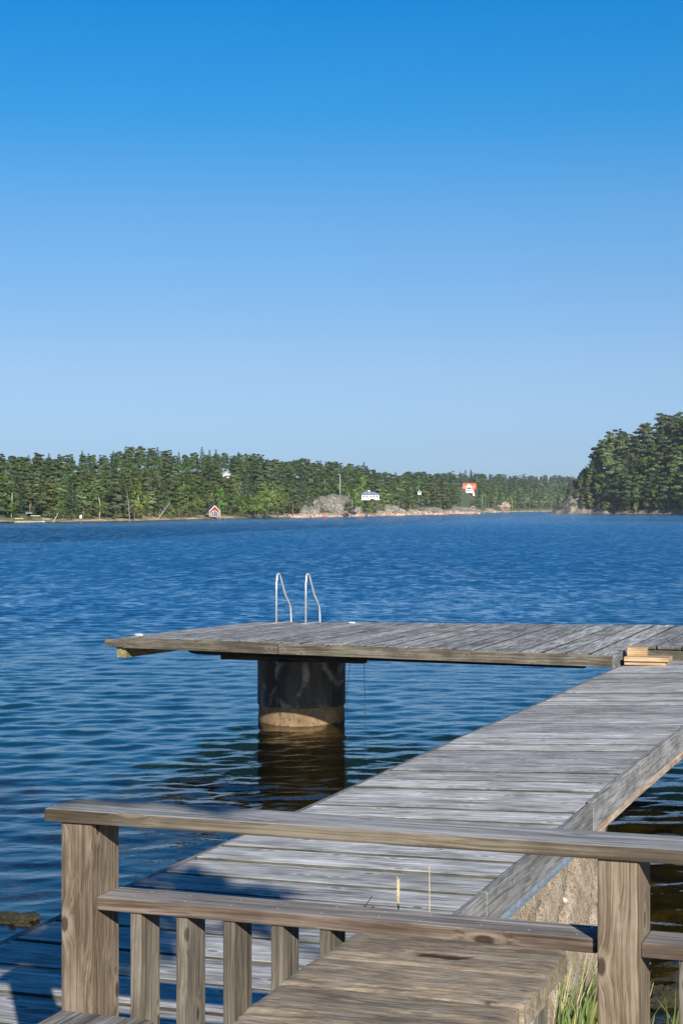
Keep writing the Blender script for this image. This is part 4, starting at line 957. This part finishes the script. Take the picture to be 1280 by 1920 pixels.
window(rh, -1.5, 1.5, 4.0, 4.6, -.6, m_redwall, .3)
mb = MB(); mb.box(-2.9, w/2-1.3, -1.8, -.001, .3, 3.2); vr = mb.build('glazed_veranda', m_white, rh)
mb = MB()
for i in range(7): mb.box(-2.6+i*.92, -2.6+i*.92+.55, -1.83, -1.801, 1.6, 2.7)
mb.build('pane', m_glass, vr)
for sg in (-1, 1):
    mb = MB(); mb.box(sg*3.6-.7, sg*3.6+.7, .3, 3, 4.6, 6.0); dm = mb.build('small_dormer', m_white, rh); mb = MB(); mb.box(sg*3.6-.4, sg*3.6+.4, .26, .299, 4.8, 5.7); mb.build('pane', m_glass, dm)
mb = MB(); mb.box(3.2, 4.7, -2.4, -.1, -2.2, .29); mb.build('steps', m_white, rh)
hu = thing('red_hut', 'small red hut with white windows on the shore below the orange roofed house', 'hut', PX(886, 1030, 1.45), R(-14)); hu.scale = (.8,)*3
gable_house(hu, 3.4, 3.6, 2.0, 3.2, m_redwall, plain('brown_roof', (.30, .15, .11), .8), m_white, .2, .12); window(hu, -.7, .7, .8, 1.6, 0)
mb = MB(); mb.box(-1.85, -1.701, .5, 1.6, .3, 1.8); mb.build('door', m_white, hu)
mb = MB(); mb.box(-3.0, 5.0, -3.4, -.1, -1.5, -.3); mb.build('jetty', m_beam_d, hu)
lh = thing('lookout_hut', 'tiny pale hut with grey roof between trees right of the white bungalow', 'hut', PX(786, 795, 8.9), 0)
mb = MB(); mb.box(-.75, .75, 0, 1.5, 0, 1.3); mb.build('wall', m_white, lh); mb = MB(); mb.hexa([(-1.0, -.25, 1.31), (1.0, -.25, 1.31), (1.0, 1.75, 1.31), (-1.0, 1.75, 1.31), (-.1, .7, 2.1), (.1, .7, 2.1), (.1, .8, 2.1), (-.1, .8, 2.1)]); mb.build('roof', m_blueroof, lh); window(lh, -.4, .4, .5, 1.0, 0, m_dark, .03)
uh = thing('hilltop_house', 'white house almost hidden behind the treetops above the boathouse', 'house', PX(425, 556, 12.0), R(20)); m_offwhite = plain('weathered_white_paint', (.36, .36, .35), .8)
gable_house(uh, 2.6, 3.5, 1.4, 2.3, m_offwhite, m_offwhite, m_offwhite, .15, .1); window(uh, -.5, .4, .5, 1.1, 0)

# ---------------- left beach: jetty, boats, shed, sign
jt = thing('jetty', 'low dark wooden jetty at the left end of the far beach', 'jetty', PX(4, 305.5, 0))
mb = MB()
for i in range(14): mb.box(-1.6+i*.25, -1.6+i*.25+.235, -.5, 1.8, .22, .29)
mb.build('decking', m_plat, jt); mb = MB()
for x in (-1.4, 0, 1.6): mb.box(x-.08, x+.08, -.45, -.30, -.8, .219)
mb.box(-1.6, 1.9, -.3, -.2, .08, .219); mb.build('piles', m_beam_d, jt)
pr = rough_block('stone_pier', m_concrete, 'pale stone pier beside the dark jetty at the left beach', 'pier', (0, 0, -.5), (4.6, 2.2, .26), 5, .06, 14); pr.location = PX(54, 307.5, -.5); pr.rotation_euler = (0, 0, .02)
def boat(px, D, z, L, rot, hullm, inm, label):
    o = thing('rowing_boat', label, 'boat', PX(px, D, z), rot, None); n = 9; prof = [(-.5, 0.06), (-.42, .02), (0, 0), (.42, .02), (.5, .05)]
    V = []; half = []
    for i in range(n):
        f = i/(n-1); wd = .30*L*(math.sin(min(1, .32+f*.9)*math.pi*.5) if f < .5 else max(.02, math.cos((f-.5)/.5*math.pi*.5)**.7))*.62; zt = .13*L+.06*L*abs(f-.45)**1.5
        V += [(f*L-L/2, -wd, zt), (f*L-L/2, -wd*.75, .05*L), (f*L-L/2, 0, .01*L), (f*L-L/2, wd*.75, .05*L), (f*L-L/2, wd, zt)]
    mb = MB(); mb.add(V, [(i*5+j, i*5+j+1, i*5+6+j, i*5+5+j) for i in range(n-1) for j in range(4)]+[(4, 3, 2, 1, 0)]); hl = mb.build('hull', hullm, o, smooth=True)
    mb = MB()
    for x in (-.22*L, .05*L, .25*L): mb.box(x-.05*L, x+.05*L, -.14*L, .14*L, .10*L, .12*L)
    mb.build('thwarts', inm, o)
boat(76, 304.6, .02, 1.9, 2.6, m_white, m_fresh, 'white dinghy moored at the end of the stone pier')
boat(36, 312, .55, 1.5, .4, plain('cream_paint', (.62, .52, .30), .6), m_white, 'cream coloured boat pulled up on land above the pier')
boat(64, 304.9, .02, 1.3, .2, plain('grey_paint', (.30, .33, .36), .6), m_white, 'small grey boat in the water between jetty and white dinghy')
boat(96, 310.5, .5, 1.0, 1.2, plain('pale_blue_paint', (.40, .52, .58), .5), m_white, 'pale blue boat tipped on the beach by the slanting trunk')
boat(86, 311, .5, 1.1, .1, m_white, m_white, 'white boat lying on the beach beside the pale blue one')
sh = thing('shed', 'grey open shed under the trees behind the left beach', 'shed', PX(55, 318, .7))
mb = MB()
for x, y in ((-.4, 0), (.35, 0), (-.4, 1), (.35, 1)): mb.box(x, x+.08, y, y+.08, 0, .9)
mb.box(-.5, .5, .9, .94, 0, .9); mb.build('wall', m_beam_d, sh); mb = MB(); mb.box(-.6, .6, -.15, 1.15, .9, 1.0); mb.build('roof', m_steel, sh)
tbx = thing('garden_table', 'long pale table under the trees right of the grey shed', 'table', PX(67, 316, .7)); mb = MB(); mb.box(-.85, .85, 0, .6, .42, .50); mb.build('tabletop', m_white, tbx); mb = MB()
mb.box(-.7, -.6, .1, .5, 0, .42); mb.build('leg', m_beam_d, tbx); mb = MB(); mb.box(.6, .7, .1, .5, 0, .42); mb.build('leg', m_beam_d, tbx)
sg = thing('notice_sign', 'small pale sign board standing on the grassy shore', 'sign', PX(152, 321, .55)); mb = MB(); mb.box(-.2, .2, 0, .04, .15, .72); mb.build('board', plain('pale_pink_paint', (.70, .60, .60), .6), sg); mb = MB(); mb.box(-.16, -.11, .041, .09, -.2, .7); mb.build('post', m_beam_d, sg); mb = MB(); mb.box(.11, .16, .041, .09, -.2, .7); mb.build('post', m_beam_d, sg)
print('TREES', used)

# unseen tree added behind the terrace: leaf clumps placed to shade the outer end of the railing and the boards beyond
tp = pier_thing('added_shade_tree', 'unseen leafy tree added behind the terrace to shade the outer railing end', 'tree', (5.0, -1.6, .3)); tpo = (5.0, -1.6, .3)
mb = MB(); mb.tube([(5.0, -1.6, .3), (4.95, -1.5, 2.2), (4.8, -1.4, 3.5), (4.9, -1.5, 4.6)], [.16, .14, .11, .04], 9); mb.tube([(4.8, -1.4, 3.5), (3.2, -.9, 3.95), (1.6, -.2, 4.15), (.5, .05, 3.8)], [.06, .03, .016, .006], 7); mb.build('trunk', m_birch, tp, tpo, smooth=True)
g_ = np.random.default_rng(5); cl = []
for i in range(7): cl.append(((g_.uniform(.34, .60), g_.uniform(-.1, .2), g_.uniform(3.60, 3.74)), (.12, .12, .06), g_.uniform(.2, .8)))
for i in range(26): cl.append(((g_.uniform(.4, 1.12), g_.uniform(-.2, .15), g_.uniform(3.78, 4.25)), (.17, .14, .09), g_.uniform(.2, .8)))
for i in range(14): cl.append(((g_.uniform(1.1, 1.9), g_.uniform(-.3, .15), g_.uniform(4.18, 4.45)), (.18, .14, .10), g_.uniform(.2, .8)))
for i in range(46): cl.append(((g_.uniform(4.5, 6.4), g_.uniform(-3.0, -.9), g_.uniform(3.2, 5.0)), (.4, .4, .3), g_.uniform(.2, .8)))
V_, F_, r_ = clumps(cl, 30, .055, 5); V_ = V_-np.array(tpo)
npmesh('crown', V_, F_, m_leaf, r_, tp, nrm=LASTN)

# air over the sound: far hills pale a little
hz = MB(); hz.box(-2600, 2600, -60, 3400, -6, 75); k = NT('haze_air')
k.t.links.new(k.n('VolumePrincipled', {'Color': (.80, .90, 1.0), 'Density': .00009, 'Anisotropy': .2}).outputs[0], k.n('OutputMaterial').inputs[1])
ho = hz.build('haze', k.m); tag(ho, 'thin bluish summer haze lying over the whole sound', 'haze'); ho['kind'] = 'stuff'
